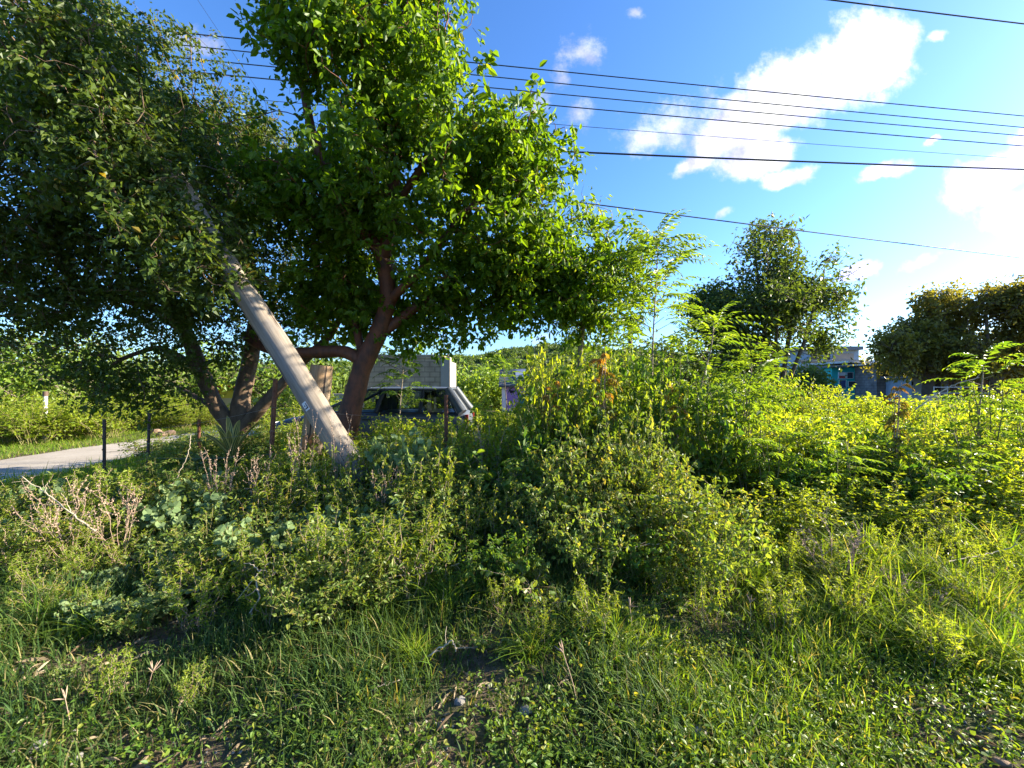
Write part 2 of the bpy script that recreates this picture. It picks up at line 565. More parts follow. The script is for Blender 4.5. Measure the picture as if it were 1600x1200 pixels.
def twig_sprays(mb, mt, nodes, A, per, L, W, spread, droop, rng, shape='diamond', upbias=.5, trad=.004, pull=.55):
    """each growth point becomes a short leafy twig hung on the nearest branch node"""
    ni = np.empty(len(A), int)
    for s in range(0, len(A), 500):
        ni[s:s + 500] = np.linalg.norm(A[s:s + 500, None] - nodes[None], axis=2).argmin(1)
    B = nodes[ni]
    v = A - B
    dist = np.linalg.norm(v, axis=1)
    far = dist > pull
    if far.mean() > .1:
        print('FAR', round(far.mean(), 2), len(A), len(nodes))
    A = np.where(far[:, None], B + v / np.maximum(dist, 1e-6)[:, None] * pull, A)
    if mt is not None:
        for b, a in zip(B, A):
            if np.linalg.norm(a - b) > .03:
                tube(mt, [b, (a + b) / 2 + rng.normal(0, .02, 3), a], [trad, trad * .7, trad * .4], 3, 0, cap=False)
    n = len(A) * per
    ax = np.repeat(nrm(A - B), per, axis=0)
    t = (1.12 - .8 * rng.random(n) ** 1.6)[:, None]
    P = np.repeat(B, per, axis=0) * (1 - t) + np.repeat(A, per, axis=0) * t + rng.normal(0, spread, (n, 3))
    D = ax * .5 + nrm(rng.normal(0, 1, (n, 3))) * .9 - UP * droop
    N = UP * upbias + rng.normal(0, .6, (n, 3))
    s = rng.uniform(.45, 1.2, n) * np.repeat(rng.uniform(.75, 1.2, len(A)), per)
    var = np.clip(.55 * rng.random(n) + .45 * np.repeat(rng.random(len(A)), per), 0, 1)
    leaves(mb, P, D, N, L * s, W * s, shape, 0, var)


def make_tree(name, label, paths, lobes, n_attr, base_r, bark, leafmat, L, W, seed, category='tree', group=None, step=.16, per=6, spread=.13,
              tip=.005, twigs=True, droop=.35, shape='diamond', clump=9, tight=.28, hollow=.35, minr=0.0, kill=.28, infl=1.6, prad=None):
    rng = np.random.default_rng(seed)
    A = lobe_points(lobes, n_attr, rng, clump, tight, hollow)
    nodes, par, rmin = colonize(paths, A, step, infl, kill, 160, rng, prad=prad)
    r, _ = pipe_radii(par, tip, base_r)
    r[:len(rmin)] = np.maximum(r[:len(rmin)], rmin)
    base = np.array(paths[0][0], float)
    t = thing(name, label, category, base, group)
    mb = MB()
    chains(mb, nodes, par, r, minr=minr)
    # root flare
    tube(mb, [base + [0, 0, -.15], base + [0, 0, .12]], [base_r * 1.5, base_r * 1.02], 9, 0, cap=False)
    ml = MB()
    twig_sprays(ml, mb if twigs else None, nodes, A, per, L, W, spread, droop, rng, shape, trad=tip * .8, pull=kill * 2)
    mb.build('trunk', M[bark], t)
    ml.build('crown', M[leafmat], t)
    return t


def frond(mb, base, d, up, length, pairs, L, W, droop, rng, mat=0, smat=1, var=.5):
    """a pinnate leaf: drooping rachis with paired leaflets and one at the tip"""
    d = nrm(d)
    up = nrm(np.asarray(up) - d * np.dot(up, d))
    side = np.cross(d, up)
    t = np.linspace(0, 1, pairs + 2)[:, None]
    pts = base + d * t * length - UP * droop * length * t ** 2
    if smat is not None:
        tube(mb, pts, np.linspace(.0035, .0015, len(pts)), 3, smat, cap=False)
    tan = nrm(np.gradient(pts, axis=0))
    k = np.arange(1, pairs + 1)
    for s in (-1, 1):
        D = tan[k] * .55 + side * s * .9 - UP * .28 + rng.normal(0, .12, (pairs, 3))
        sc = np.sin(np.pi * (.18 + .7 * k / (pairs + 1)))[:, ]
        leaves(mb, pts[k], D, np.tile(up, (pairs, 1)) + rng.normal(0, .2, (pairs, 3)), L * sc, W * sc, 'lance', mat, np.clip(var + rng.normal(0, .15, pairs), 0, .9))
    leaves(mb, pts[-1:], tan[-1:], [up], L * .8, W * .8, 'lance', mat, var)


# ------------------------------------------------------------------ shrubs and weeds
def shrub_meshes(seed, stems=20, h=1.1, spread=.45, twigs=7, tlen=.22, per=7, L=.055, W=.03, shape='oval', t0=.3, droop=.35,
                 srad=.006, base=.1, upright=.75, nrand=.55, top_leaves=10, var0=0.0, var1=.92, tipvar=None, kink=.05, lean=(0, 0)):
    rng = np.random.default_rng(seed)
    ms, P, D, V, S = MB(), [], [], [], []
    for s in range(stems):
        a = rng.uniform(0, 2 * PI)
        rr = spread * math.sqrt(rng.random())
        hh = h * rng.uniform(.55, 1.0) * (1 - .25 * rr / max(spread, .01))
        b = np.array([math.cos(a), math.sin(a), 0]) * base * rng.random()
        e = np.array([math.cos(a) * rr + lean[0], math.sin(a) * rr + lean[1], hh])
        t = np.linspace(0, 1, 7)[:, None]
        pts = b + (e - b) * t
        pts[:, :2] = b[:2] + (e - b)[:2] * (t ** (1 / upright))
        pts[1:] += rng.normal(0, kink * .5, (6, 3)) * [1, 1, .3]
        tube(ms, pts, np.linspace(srad, srad * .35, 7), 4, 0, cap=False)
        for k in range(twigs):
            q = t0 + (1 - t0) * (k + rng.random()) / twigs
            f = q * 6
            i = min(int(f), 5)
            p0 = pts[i] + (pts[i + 1] - pts[i]) * (f - i)
            dr = nrm(np.array([*rng.normal(0, 1, 2), rng.uniform(.1, .9)]))
            tl = tlen * rng.uniform(.5, 1.2) * (1.15 - .5 * q)
            p1 = p0 + dr * tl - UP * tl * .15
            tube(ms, [p0, (p0 + p1) / 2 + UP * tl * .06, p1], [srad * .4, srad * .3, srad * .2], 3, 0, cap=False)
            m = max(2, int(per * rng.uniform(.7, 1.2)))
            u = np.linspace(.15, 1.0, m)[:, None]
            lp = p0 + (p1 - p0) * u + UP * tl * .05
            ld = dr * .55 + nrm(rng.normal(0, 1, (m, 3))) * .8 - UP * droop
            P.append(lp); D.append(ld)
            V.append(np.clip(rng.uniform(var0, var1, m), 0, 1)); S.append(rng.uniform(.6, 1.15, m))
        m = top_leaves
        if m:
            u = rng.uniform(.72, 1.02, m)[:, None]
            f = np.clip(u[:, 0] * 6, 0, 5.99)
            i = f.astype(int)
            lp = pts[i] + (pts[i + 1] - pts[i]) * (f - i)[:, None]
            P.append(lp); D.append(nrm(rng.normal(0, 1, (m, 3))) * .8 + UP * .3)
            V.append(np.full(m, tipvar) + rng.normal(0, .04, m) if tipvar is not None else rng.uniform(var0, var1, m)); S.append(rng.uniform(.4, .9, m))
    P, D = np.concatenate(P), np.concatenate(D)
    V, S = np.clip(np.concatenate(V), 0, 1), np.concatenate(S)
    ml = MB()
    leaves(ml, P, D, UP * .6 + rng.normal(0, nrand, P.shape), L * S, W * S, shape, 0, V)
    return ml, ms


def frond_shoot_meshes(seed, h=1.0, stems=3, fr=9, flen=.4, pairs=7, L=.09, W=.026, var=.5, spread=.2, droop=.35, t0=.35):
    rng = np.random.default_rng(seed)
    ml, ms = MB(), MB()
    for s in range(stems):
        a = rng.uniform(0, 2 * PI)
        e = np.array([math.cos(a) * spread * rng.random(), math.sin(a) * spread * rng.random(), h * rng.uniform(.7, 1)])
        pts = np.linspace(0, 1, 6)[:, None] * e + rng.normal(0, .015, (6, 3))
        tube(ms, pts, np.linspace(.011, .004, 6), 5, 0, cap=False)
        for k in range(fr):
            q = t0 + (1 - t0) * (k + .5) / fr
            f = min(q * 5, 4.99)
            p = pts[int(f)] + (pts[int(f) + 1] - pts[int(f)]) * (f - int(f))
            az = k * 2.4 + rng.uniform(-.4, .4) + a
            d = np.array([math.cos(az), math.sin(az), .25 + .8 * max(0, q - .6)])
            fl = flen * rng.uniform(.75, 1.1) * (1.1 - .3 * q)
            frond(ml, p, d, UP, fl, pairs, L, W, droop, rng, 0, None, var if var is not None else max(0., (q - t0) / (1 - t0)) ** 1.6 * .95)
            tt = np.linspace(0, 1, 5)[:, None]
            dn = nrm(d)
            tube(ms, p + dn * tt * fl - UP * droop * fl * tt ** 2, np.linspace(.003, .0015, 5), 3, 0, cap=False)
    return ml, ms


def stalk_meshes(seed, h=.9, stems=7, spread=.18, side=5, bead=True, rad=.003):
    """dry flower stalks, bare, with short prickly side spikes"""
    rng = np.random.default_rng(seed)
    ms = MB()
    for s in range(stems):
        a = rng.uniform(0, 2 * PI)
        e = np.array([math.cos(a) * spread * rng.uniform(.3, 1.6), math.sin(a) * spread * rng.uniform(.3, 1.6), h * rng.uniform(.6, 1)])
        t = np.linspace(0, 1, 9)[:, None]
        pts = t * e + rng.normal(0, .012, (9, 3)) * t
        tube(ms, pts, np.linspace(rad, rad * .5, 9), 4, 0, cap=False)
        for k in range(side):
            q = rng.uniform(.45, .95)
            f = q * 8
            i = min(int(f), 7)
            p0 = pts[i] + (pts[i + 1] - pts[i]) * (f - i)
            p1 = p0 + nrm(nrm(e) + rng.normal(0, .6, 3)) * h * rng.uniform(.08, .2)
            tube(ms, [p0, p1], [rad * .6, rad * .4], 3, 0, cap=False)
            if bead:
                nb = 7
                u = np.linspace(.25, 1, nb)[:, None]
                bp = p0 + (p1 - p0) * u
                leaves(ms, bp, rng.normal(0, 1, (nb, 3)), rng.normal(0, 1, (nb, 3)), .016, .011, 'diamond', 0, .5)
        if bead:
            u = rng.uniform(.6, 1, 26)
            f = np.clip(u * 8, 0, 7.99)
            i = f.astype(int)
            bp = pts[i] + (pts[i + 1] - pts[i]) * (f - i)[:, None]
            leaves(ms, bp, rng.normal(0, 1, (26, 3)), rng.normal(0, 1, (26, 3)), .018, .012, 'diamond', 0, .5)
    return ms


PROTO = {}


def proto(key, meshes, leafmat, stemmat):
    PROTO[key] = (meshes[0].mesh('foliage', M[leafmat]), meshes[1].mesh('stems', M[stemmat]))


NPL = [0]


def plant(name, key, x, y, label, category, group=None, s=1.0, rz=None, sz=None, z=None, tilt=(0, 0)):
    """one plant, an Empty at its foot with foliage and stems of its own (mesh data shared between plants of a kind)"""
    NPL[0] += 1
    h = (NPL[0] * 2.399963) % (2 * PI) if rz is None else rz
    t = thing(name, label, category, (x, y, ground_z(x, y) - .01 if z is None else z), group)
    t.rotation_euler = (tilt[0], tilt[1], h)
    t.scale = (s, s, s if sz is None else sz)
    for nm, me in zip(('foliage', 'stems'), PROTO[key]):
        o = bpy.data.objects.new(nm, me)
        COL.objects.link(o)
        o.parent = t
    return t


# ------------------------------------------------------------------ the ground
def ground_z(x, y):
    x, y = np.asarray(x, float), np.asarray(y, float)
    b = .035 * np.sin(1.7 * x + .6 * y) + .03 * np.sin(.8 * x - 1.9 * y + 1.3) + .02 * np.sin(3.9 * x + 2.7 * y) + .012 * np.sin(7.1 * y - 5.3 * x)
    k = np.clip((x + 7.6) / 1.5, 0, 1) * np.clip((40 - y) / 20, 0, 1)
    z = b * k
    return float(z) if z.ndim == 0 else z


def sheet(mb, xs, ys, zf, mat=0):
    X, Y = np.meshgrid(xs, ys)
    V = np.stack([X, Y, zf(X, Y)], -1).reshape(-1, 3)
    nx, ny = len(xs), len(ys)
    i = (np.arange(ny - 1)[:, None] * nx + np.arange(nx - 1)[None]).ravel()
    mb.add(V, np.stack([i, i + 1, i + nx + 1, i + nx], 1), mat, .5, True)


def grass_blades(mb, x, y, L, W, rng, lean=.55, var=None, segs=3, mat=0):
    """curved tapering blades rooted on the ground"""
    n = len(x)
    a = rng.uniform(0, 2 * PI, n)
    d = np.stack([np.cos(a), np.sin(a), np.zeros(n)], 1)
    side = np.stack([-np.sin(a), np.cos(a), np.zeros(n)], 1)
    tw = rng.normal(0, .5, n)[:, None]
    side = nrm(side + d * tw)
    ln = np.abs(rng.normal(lean, .3, n))
    root = np.stack([x, y, ground_z(x, y) - .01], 1)
    V = []
    for k in range(segs + 1):
        t = k / segs
        c = root + d * (L * ln * t ** 1.8)[:, None] + UP * (L * (t - .35 * np.minimum(ln, 1.3) * t ** 2.2))[:, None]
        if k < segs:
            w = (W * (1 - .75 * t ** 1.5) * .5)[:, None] * side
            V += [c - w, c + w]
        else:
            V += [c]
    V = np.stack(V, 1)
    m = 2 * segs + 1
    off = (np.arange(n) * m)[:, None]
    q = np.concatenate([off + np.array([[2 * k, 2 * k + 1, 2 * k + 3, 2 * k + 2]]) for k in range(segs - 1)])
    t3 = off + np.array([[2 * segs - 2, 2 * segs - 1, 2 * segs]])
    var = rng.random(n) if var is None else var
    mb.add(V.reshape(-1, 3), q, mat, np.tile(var, segs - 1), True)
    # tips share the vertices just added
    mb.Fc.append((t3 + (mb.n - n * m), np.full(n, mat), var, True))


def field(x, y, s=1.0, ph=0.0):
    """smooth 0..1 patchiness"""
    v = np.sin(2.1 * s * x + 1.3 * s * y + ph) + np.sin(-1.4 * s * x + 2.6 * s * y + 2 * ph + 1) + np.sin(3.3 * s * x - .7 * s * y + 3 * ph)
    return np.clip(.5 + v / 5, 0, 1)
# ================================================================== SETTING
def geo(a, b, n, p=2.2):
    return a + (b - a) * np.linspace(0, 1, n)[1:] ** p


xs = np.concatenate([-geo(12, 1400, 16)[::-1], np.arange(-12, 16.01, .22), geo(16, 1400, 16)])
ys = np.concatenate([-geo(4, 300, 8)[::-1], np.arange(-4, 16.01, .22), geo(16, 1800, 20)])
mb = MB()
sheet(mb, xs, ys, ground_z)
mb.build('ground', M['soil'], kind='structure')


def hill_h(x, y):
    u = x / 100.0
    r = np.exp(-((y - 330) / 95.0) ** 2)
    prof = 21 + 9 * np.exp(-((x - 60) / 90) ** 2) + 2.2 * np.sin(3.1 * u + 1) + 1.3 * np.sin(7.3 * u) + .7 * np.sin(17 * u + y * .05)
    prof = prof * (1 / (1 + np.exp(-(x + 210) / 45))) * (1 / (1 + np.exp((x - 330) / 60)))
    return r * prof - .6


mb = MB()
sheet(mb, np.linspace(-420, 520, 160), np.linspace(130, 560, 60), hill_h)
mb.build('hill', M['hill'], kind='structure')

# woodland on the hillside: nobody could count it
rng = np.random.default_rng(50)
nb = 3600
bx, by = rng.uniform(-170, 260, nb), rng.uniform(180, 350, nb)
bz = hill_h(bx, by)
sel = bz > .6
bx, by, bz = bx[sel], by[sel], bz[sel]
bs = rng.uniform(1.0, 2.6, len(bx)) * np.where(rng.random(len(bx)) < .08, 1.6, 1)
per = 46
C = np.repeat(np.stack([bx, by, bz + bs * .5], 1), per, 0)
S = np.repeat(bs, per)
v = nrm(rng.normal(0, 1, (len(C), 3))) * rng.uniform(.4, 1, (len(C), 1))
v[:, 2] *= .75
mb = MB()
leaves(mb, C + v * S[:, None], rng.normal(0, 1, C.shape), v + UP * .5, S * .55, S * .42, 'diamond', 0,
       np.clip(np.repeat(rng.random(len(bx)), per) * .6 + rng.random(len(C)) * .4, 0, 1))
mb.build('hillside_woodland', M['far_leaf'], kind='stuff', label='low woodland covering the far hillside')

# the road: runs away from us on the left, then swings right behind the trees
cen = smooth_path([(-9.5, -6), (-9.45, 2), (-9.5, 8), (-9.3, 12), (-8.2, 17), (-6, 24), (-3, 34)], 10)
half = np.linspace(1.25, 1.25, len(cen))
tn = nrm(np.gradient(cen, axis=0))
nr = np.stack([tn[:, 1], -tn[:, 0]], 1)
cols = np.linspace(-1, 1, 9)
rngr = np.random.default_rng(3)
V = []
for i in range(len(cen)):
    for c in cols:
        w = half[i] * c + (abs(c) == 1) * rngr.normal(0, .06)
        V.append([*(cen[i] + nr[i] * w), .012])
i = (np.arange(len(cen) - 1)[:, None] * 9 + np.arange(8)[None]).ravel()
mb = MB()
mb.add(V, np.stack([i, i + 1, i + 10, i + 9], 1), 0, .5, True)
mb.build('road', M['road'], kind='structure')

# ------------------------------------------------------------------ grass (one mass)
rng = np.random.default_rng(7)


def patch(n, y0, y1, xl, xr, py=1.0):
    """n points, x limits given per distance"""
    y = y0 + (y1 - y0) * rng.random(n) ** py
    a, b = xl(y), xr(y)
    return a + (b - a) * rng.random(n), y


mb = MB()
# foreground turf with bare spots near the bottom of the view
x, y = patch(78000, 1.25, 3.4, lambda y: -1.35 * y - .3, lambda y: 1.35 * y + .3, 1.15)
fld = field(x, y, 1.6, .4)
bare = np.exp(-(((x + .28) / .26) ** 2 + ((y - 1.95) / .16) ** 2)) + np.exp(-(((x + 2.0) / .35) ** 2 + ((y - 1.85) / .14) ** 2)) + \
    np.exp(-(((x - 2.1) / .4) ** 2 + ((y - 1.72) / .08) ** 2)) + .7 * np.exp(-(((x + 1.0) / .4) ** 2 + ((y - 1.72) / .1) ** 2))
k = rng.random(len(x)) < (.42 + .58 * fld) * np.clip(1 - .5 * bare, 0.3, 1) * np.clip(.42 + (y - 1.3) * .7, .42, 1)
x, y, fld = x[k], y[k], fld[k]
tall = np.clip((y - 1.5) / 1.4, 0.25, 1)
L = rng.uniform(.04, .22, len(x)) * (.4 + .85 * fld) * (.6 + .7 * tall)
W = rng.uniform(.004, .0105, len(x))
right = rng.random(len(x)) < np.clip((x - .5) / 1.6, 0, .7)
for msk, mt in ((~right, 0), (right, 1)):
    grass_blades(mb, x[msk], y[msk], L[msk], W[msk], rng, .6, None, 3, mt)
# mid field beneath and between the shrubs
x, y = patch(42000, 3.2, 6.2, lambda y: -1.3 * y, lambda y: 1.4 * y, 1.2)
fld = field(x, y, 1.2, 2)
k = rng.random(len(x)) < .3 + .7 * fld
x, y, fld = x[k], y[k], fld[k]
L = rng.uniform(.1, .38, len(x)) * (.5 + .6 * fld)
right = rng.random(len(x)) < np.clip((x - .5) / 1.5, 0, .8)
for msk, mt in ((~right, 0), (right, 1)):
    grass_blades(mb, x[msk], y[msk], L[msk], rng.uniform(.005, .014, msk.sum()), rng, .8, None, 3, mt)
# far field
x, y = patch(22000, 6, 16, lambda y: -7.6 + 0 * y, lambda y: 1.4 * y, 1.6)
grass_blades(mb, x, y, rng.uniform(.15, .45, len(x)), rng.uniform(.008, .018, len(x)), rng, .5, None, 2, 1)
# verge this side of the road and the one beyond it
x, y = patch(26000, 4.6, 14, lambda y: -8.25 + .05 * np.clip(y - 8, 0, 9), lambda y: -4.3 - .02 * y, 1.3)
grass_blades(mb, x, y, rng.uniform(.05, .16, len(x)), rng.uniform(.006, .012, len(x)), rng, .7, None, 2, 1)
x, y = patch(24000, 5, 18, lambda y: -16 + 0 * y, lambda y: -10.75 + .09 * np.clip(y - 9, 0, 12), 1.3)
grass_blades(mb, x, y, rng.uniform(.06, .2, len(x)), rng.uniform(.008, .016, len(x)), rng, .7, None, 2, 1)
mb.build('grass', [M['grass_blade'], M['bright_grass_blade']], kind='stuff', label='green grass over the roadside plot')

# low creeping weeds between the blades
mb = MB()
n = 2600
x, y = patch(n, 1.3, 3.6, lambda y: -1.3 * y, lambda y: 1.35 * y, 1.3)
w = .25 * np.clip((2.2 - y) / .4, .15, 1) + .9 * np.clip((x + .2) / 1.2, 0, 1) * np.clip((2.9 - y) / .8, 0, 1) + .35 * field(x, y, 2.3, 1) * np.clip((2.1 - y) / .4, 0, 1)
k = rng.random(n) < w
x, y = x[k], y[k]
per = 16
cx, cy = np.repeat(x, per), np.repeat(y, per)
m = len(cx)
a, q = rng.uniform(0, 2 * PI, m), rng.uniform(.0, .09, m)
hz = rng.uniform(.01, .085, m)
P = np.stack([cx + np.cos(a) * q, cy + np.sin(a) * q, ground_z(cx, cy) + hz], 1)
D = np.stack([np.cos(a), np.sin(a), rng.uniform(-.2, .7, m)], 1) + rng.normal(0, .3, (m, 3))
leaves(mb, P, D, UP + rng.normal(0, .4, (m, 3)), rng.uniform(.014, .034, m), rng.uniform(.009, .02, m), 'oval', 0, rng.random(m))
mb.build('ground_cover', M['cover_leaf'], kind='stuff', label='low small-leaved weeds creeping through the grass')

# fallen dry litter: one mass
mb = MB()
m = 3000
x, y = patch(m, 1.3, 4.2, lambda y: -1.3 * y, lambda y: 1.35 * y, 1.4)
P = np.stack([x, y, ground_z(x, y) + rng.uniform(.004, .03, m)], 1)
D = np.concatenate([rng.normal(0, 1, (m, 2)), rng.normal(0, .15, (m, 1))], 1)
leaves(mb, P, D, UP + rng.normal(0, .3, (m, 3)), rng.uniform(.03, .14, m), rng.uniform(.003, .009, m), 'lance', 0, rng.random(m))
M['litter'] = leaf_mat('litter', (.16, .11, .07), (.33, .26, .17), (.42, .36, .26), trans=.15, tint=(1.2, 1.1, .9))
mb.build('leaf_litter', M['litter'], kind='stuff', label='dry straw and leaf litter on the soil')

# gravel grit: one mass
mb = MB()
m = 1500
x, y = patch(m, 1.25, 2.6, lambda y: -1.4 * y, lambda y: 1.4 * y, 1.6)
oct_ = np.array([[1, 0, 0], [0, 1, 0], [-1, 0, 0], [0, -1, 0], [0, 0, .7], [0, 0, -.7]])
of = np.array([[0, 1, 4], [1, 2, 4], [2, 3, 4], [3, 0, 4], [1, 0, 5], [2, 1, 5], [3, 2, 5], [0, 3, 5]])
s = rng.uniform(.003, .014, m)
V = oct_[None] * s[:, None, None] * rng.uniform(.6, 1.3, (m, 6, 1)) + np.stack([x, y, ground_z(x, y) + .002], 1)[:, None]
mb.add(V.reshape(-1, 3), ((np.arange(m) * 6)[:, None, None] + of[None]).reshape(-1, 3), 0)
mb.build('gravel', M['stone'], kind='stuff', label='small gravel grit in the bare soil')
# ================================================================== TREES
def P_(*l):
    return [at(*q) for q in l]


b = at(368, 700, 8.0); b[2] = -.05
left_paths = [
    [b, *P_((372, 676, 8), (378, 620, 8.0), (392, 560, 8.1), (402, 480, 8.2), (385, 390, 8.0), (360, 300, 7.8), (330, 200, 7.6))],
    P_((372, 676, 8), (340, 640, 7.9), (312, 575, 7.8), (292, 520, 7.7), (250, 455, 7.6), (228, 390, 7.5), (215, 300, 7.3), (170, 200, 7)),
    P_((372, 676, 8), (405, 640, 7.9), (440, 600, 7.8), (478, 560, 7.8), (520, 520, 8), (545, 470, 8.2)),
    P_((292, 520, 7.7), (240, 478, 7.4), (180, 465, 7.0), (110, 450, 6.8), (30, 470, 6.6)),
    P_((312, 575, 7.8), (250, 540, 7.4), (190, 560, 7.0), (150, 590, 6.9)),
    P_((392, 560, 8.1), (420, 500, 8.4), (450, 420, 8.6)),
    P_((250, 455, 7.6), (190, 370, 7.2), (120, 290, 6.8), (70, 180, 6.6)),
    P_((385, 390, 8.0), (330, 340, 7.4), (270, 300, 6.6), (230, 260, 6.0)),
    P_((340, 640, 7.9), (290, 610, 8.3), (250, 590, 8.6)),
]
make_tree('spreading_tree', 'dark dense spreading tree with several grey stems, on the left beside the road', left_paths, [
    ell(120, 130, 7.2, 1.5, 1.25, 1.7), ell(220, 110, 7.6, 1.0, .9, 1.3), ell(40, 90, 6.8, 1.0, 1.0, 1.4), ell(-60, 140, 6.8, 1.3, 1.5, 1.6), ell(190, 230, 7.0, 1.5, 1.1, 1.7, 1.1),
    ell(310, 190, 8, 1.2, .95, 1.5), ell(60, 300, 6.6, 1.5, 1.1, 1.7), ell(330, 290, 7.5, 1.3, 1.0, 1.9, 1.1), ell(200, 370, 7.0, 1.6, 1.0, 1.8, 1.1),
    ell(-60, 360, 6.6, 1.4, 1.3, 1.7), ell(60, 410, 6.7, 1.5, .7, 1.5, 1.1), ell(210, 475, 7.1, 1.3, .45, 1.2), ell(340, 420, 7.6, 1.5, .95, 1.8, 1.1), ell(450, 430, 8.3, 1.3, 1.0, 1.4),
    ell(190, 600, 6.9, .7, .3, .5, .7), ell(255, 590, 7.6, .6, .35, .6, .8), ell(400, 250, 8.2, 1.1, .9, 1.4), ell(-20, 440, 6.8, .9, .4, 1.0), ell(310, 385, 5.35, .35, .22, .3, 1.6), ell(235, 235, 5.5, .8, .5, .6),
    ell(335, 630, 7.8, .5, .3, .4, .5), ell(345, 415, 4.95, .34, .26, .25, 3.0), ell(225, 290, 4.95, .65, .5, .35, 3.8), ell(150, 240, 5.0, .6, .45, .35, 3.2), ell(20, 500, 6.5, .8, .3, .7), ell(190, 590, 6.8, .6, .3, .5), ell(245, 590, 7.2, .6, .35, .5, 1.4), ell(140, 575, 6.9, .7, .3, .5, 1.2), ell(60, 540, 6.6, .8, .25, .6), ell(320, 600, 7.4, .35, .3, .3, 1.2), ell(110, 90, 5.1, .55, .65, .4, 3.4), ell(60, 30, 5.2, .5, .3, .4, 2.2), ell(175, 190, 5.0, .4, .4, .3, 2.4), ell(275, 355, 4.9, .36, .3, .25, 3.6),
    ell(130, 170, 5.1, .4, .3, .3, 1.6), ell(60, 170, 5.4, .7, .6, .6, 1.3), ell(20, 250, 5.8, .8, .8, .8),
    ell(230, 480, 6.4, .9, .45, .6, 1.5), ell(300, 470, 6.9, .8, .6, .5, 1.5), ell(270, 550, 7.0, .6, .3, .4, 1.4), ell(80, 455, 6.2, 1.0, .4, .7, 1.4), ell(400, 520, 7.5, .7, .3, .4, 1.2), ell(340, 545, 7.3, .5, .25, .3, 1.2)],
    10400, .17, 'grey_bark', 'dark_leaf', .088, .052, 11, per=14, spread=.055, clump=22, tight=.24, hollow=.15,
    prad=[(.19, .05), (.15, .04), (.13, .04), (.10, .03), (.06, .02), (.05, .02), (.09, .02), (.05, .02), (.06, .02)])

b = at(532, 706, 7.1); b[2] = -.05
gumbo_paths = [
    [b, *P_((545, 650, 7.1), (556, 610, 7.1), (568, 565, 7.1), (590, 525, 7.1), (608, 470, 7.0), (600, 400, 6.9), (612, 330, 6.8), (620, 240, 6.7), (640, 150, 6.6))],
    P_((568, 565, 7.1), (540, 548, 7.1), (500, 550, 7.2), (455, 552, 7.4), (415, 545, 7.6), (380, 525, 7.8)),
    P_((600, 400, 6.9), (570, 365, 6.8), (545, 320, 6.7), (525, 285, 6.6), (490, 220, 6.5), (470, 120, 6.4), (475, 40, 6.3)),
    P_((590, 525, 7.1), (650, 480, 7.2), (710, 440, 7.3), (780, 420, 7.4), (850, 430, 7.5)),
    P_((608, 470, 7.0), (660, 420, 6.7), (710, 350, 6.5), (760, 300, 6.4), (800, 270, 6.3)),
    P_((612, 330, 6.8), (660, 260, 6.6), (690, 190, 6.5), (700, 120, 6.4)),
    P_((568, 565, 7.1), (552, 490, 7.4), (545, 400, 7.6), (520, 330, 7.7)),
    P_((620, 240, 6.7), (590, 150, 6.6), (575, 60, 6.5)),
]
make_tree('gumbo_limbo_tree', 'tall bright green tree with smooth red-brown trunk, just right of the leaning pole', gumbo_paths, [
    ell(560, 120, 6.5, 1.2, 1.0, 1.2), ell(600, 40, 6.5, 1.1, .7, 1.0), ell(470, 60, 6.3, .6, .6, .6, .6), ell(640, 20, 6.5, .55, .45, .7), ell(680, 170, 6.5, 1.0, .8, 1.2), ell(740, 230, 6.4, .8, .9, 1.1),
    ell(800, 260, 6.4, .65, .8, .9), ell(810, 340, 6.6, .65, .7, 1.0), ell(560, 240, 6.6, 1.5, 1.1, 1.6, 1.1), ell(480, 290, 7.0, 1.0, .9, 1.2), ell(680, 320, 6.6, 1.3, 1.0, 1.6, 1.1),
    ell(560, 370, 7.2, 1.4, .9, 1.4), ell(720, 420, 7.2, 1.3, .75, 1.2), ell(820, 440, 7.4, .9, .65, 1.0), ell(640, 470, 7.6, 1.2, .5, 1.0), ell(760, 490, 7.5, 1.1, .35, .9), ell(520, 470, 7.7, 1.0, .6, 1.0),
    ell(850, 380, 6.9, .5, .5, .8), ell(650, 520, 7.8, .7, .22, .6, .8), ell(880, 470, 7.4, .5, .35, .7), ell(890, 425, 7.4, .6, .55, .7, 1.2), ell(930, 395, 7.4, .4, .4, .5), ell(920, 470, 7.5, .5, .35, .5)],
    5000, .17, 'gumbo_bark', 'gumbo_leaf', .126, .069, 12, per=14, spread=.06, clump=18, tight=.27, hollow=.2,
    prad=[(.21, .06), (.115, .08), (.12, .03), (.10, .03), (.08, .03), (.07, .02), (.08, .03), (.06, .02)], droop=.45, shape='oval')

b = at(905, 640, 7.6); b[2] = 0
make_tree('young_tree', 'slim young tree with drooping crown at the right edge of the tall bright tree',
          [[b, *P_((905, 600, 7.6), (907, 540, 7.6), (915, 480, 7.6), (935, 420, 7.5), (950, 360, 7.4), (960, 330, 7.4))],
           P_((915, 480, 7.6), (890, 440, 7.7), (880, 400, 7.8)), P_((935, 420, 7.5), (975, 400, 7.4))],
          [ell(925, 440, 7.5, .62, .7, .8), ell(965, 400, 7.4, .4, .45, .5, .8), ell(948, 345, 7.4, .22, .25, .4, .6), ell(890, 385, 7.6, .42, .5, .5), ell(905, 510, 7.6, .6, .4, .6), ell(990, 455, 7.4, .3, .3, .4, .7),
           ell(875, 480, 7.5, .5, .35, .5, .8), ell(960, 500, 7.4, .35, .3, .4, .6), ell(1000, 400, 7.3, .2, .2, .3, .5), ell(915, 340, 7.5, .2, .2, .3, .5)],
          620, .05, 'pale_bark', 'neem_leaf', .13, .045, 13, per=7, spread=.11, droop=.6, shape='lance', step=.13, clump=16, tight=.15)


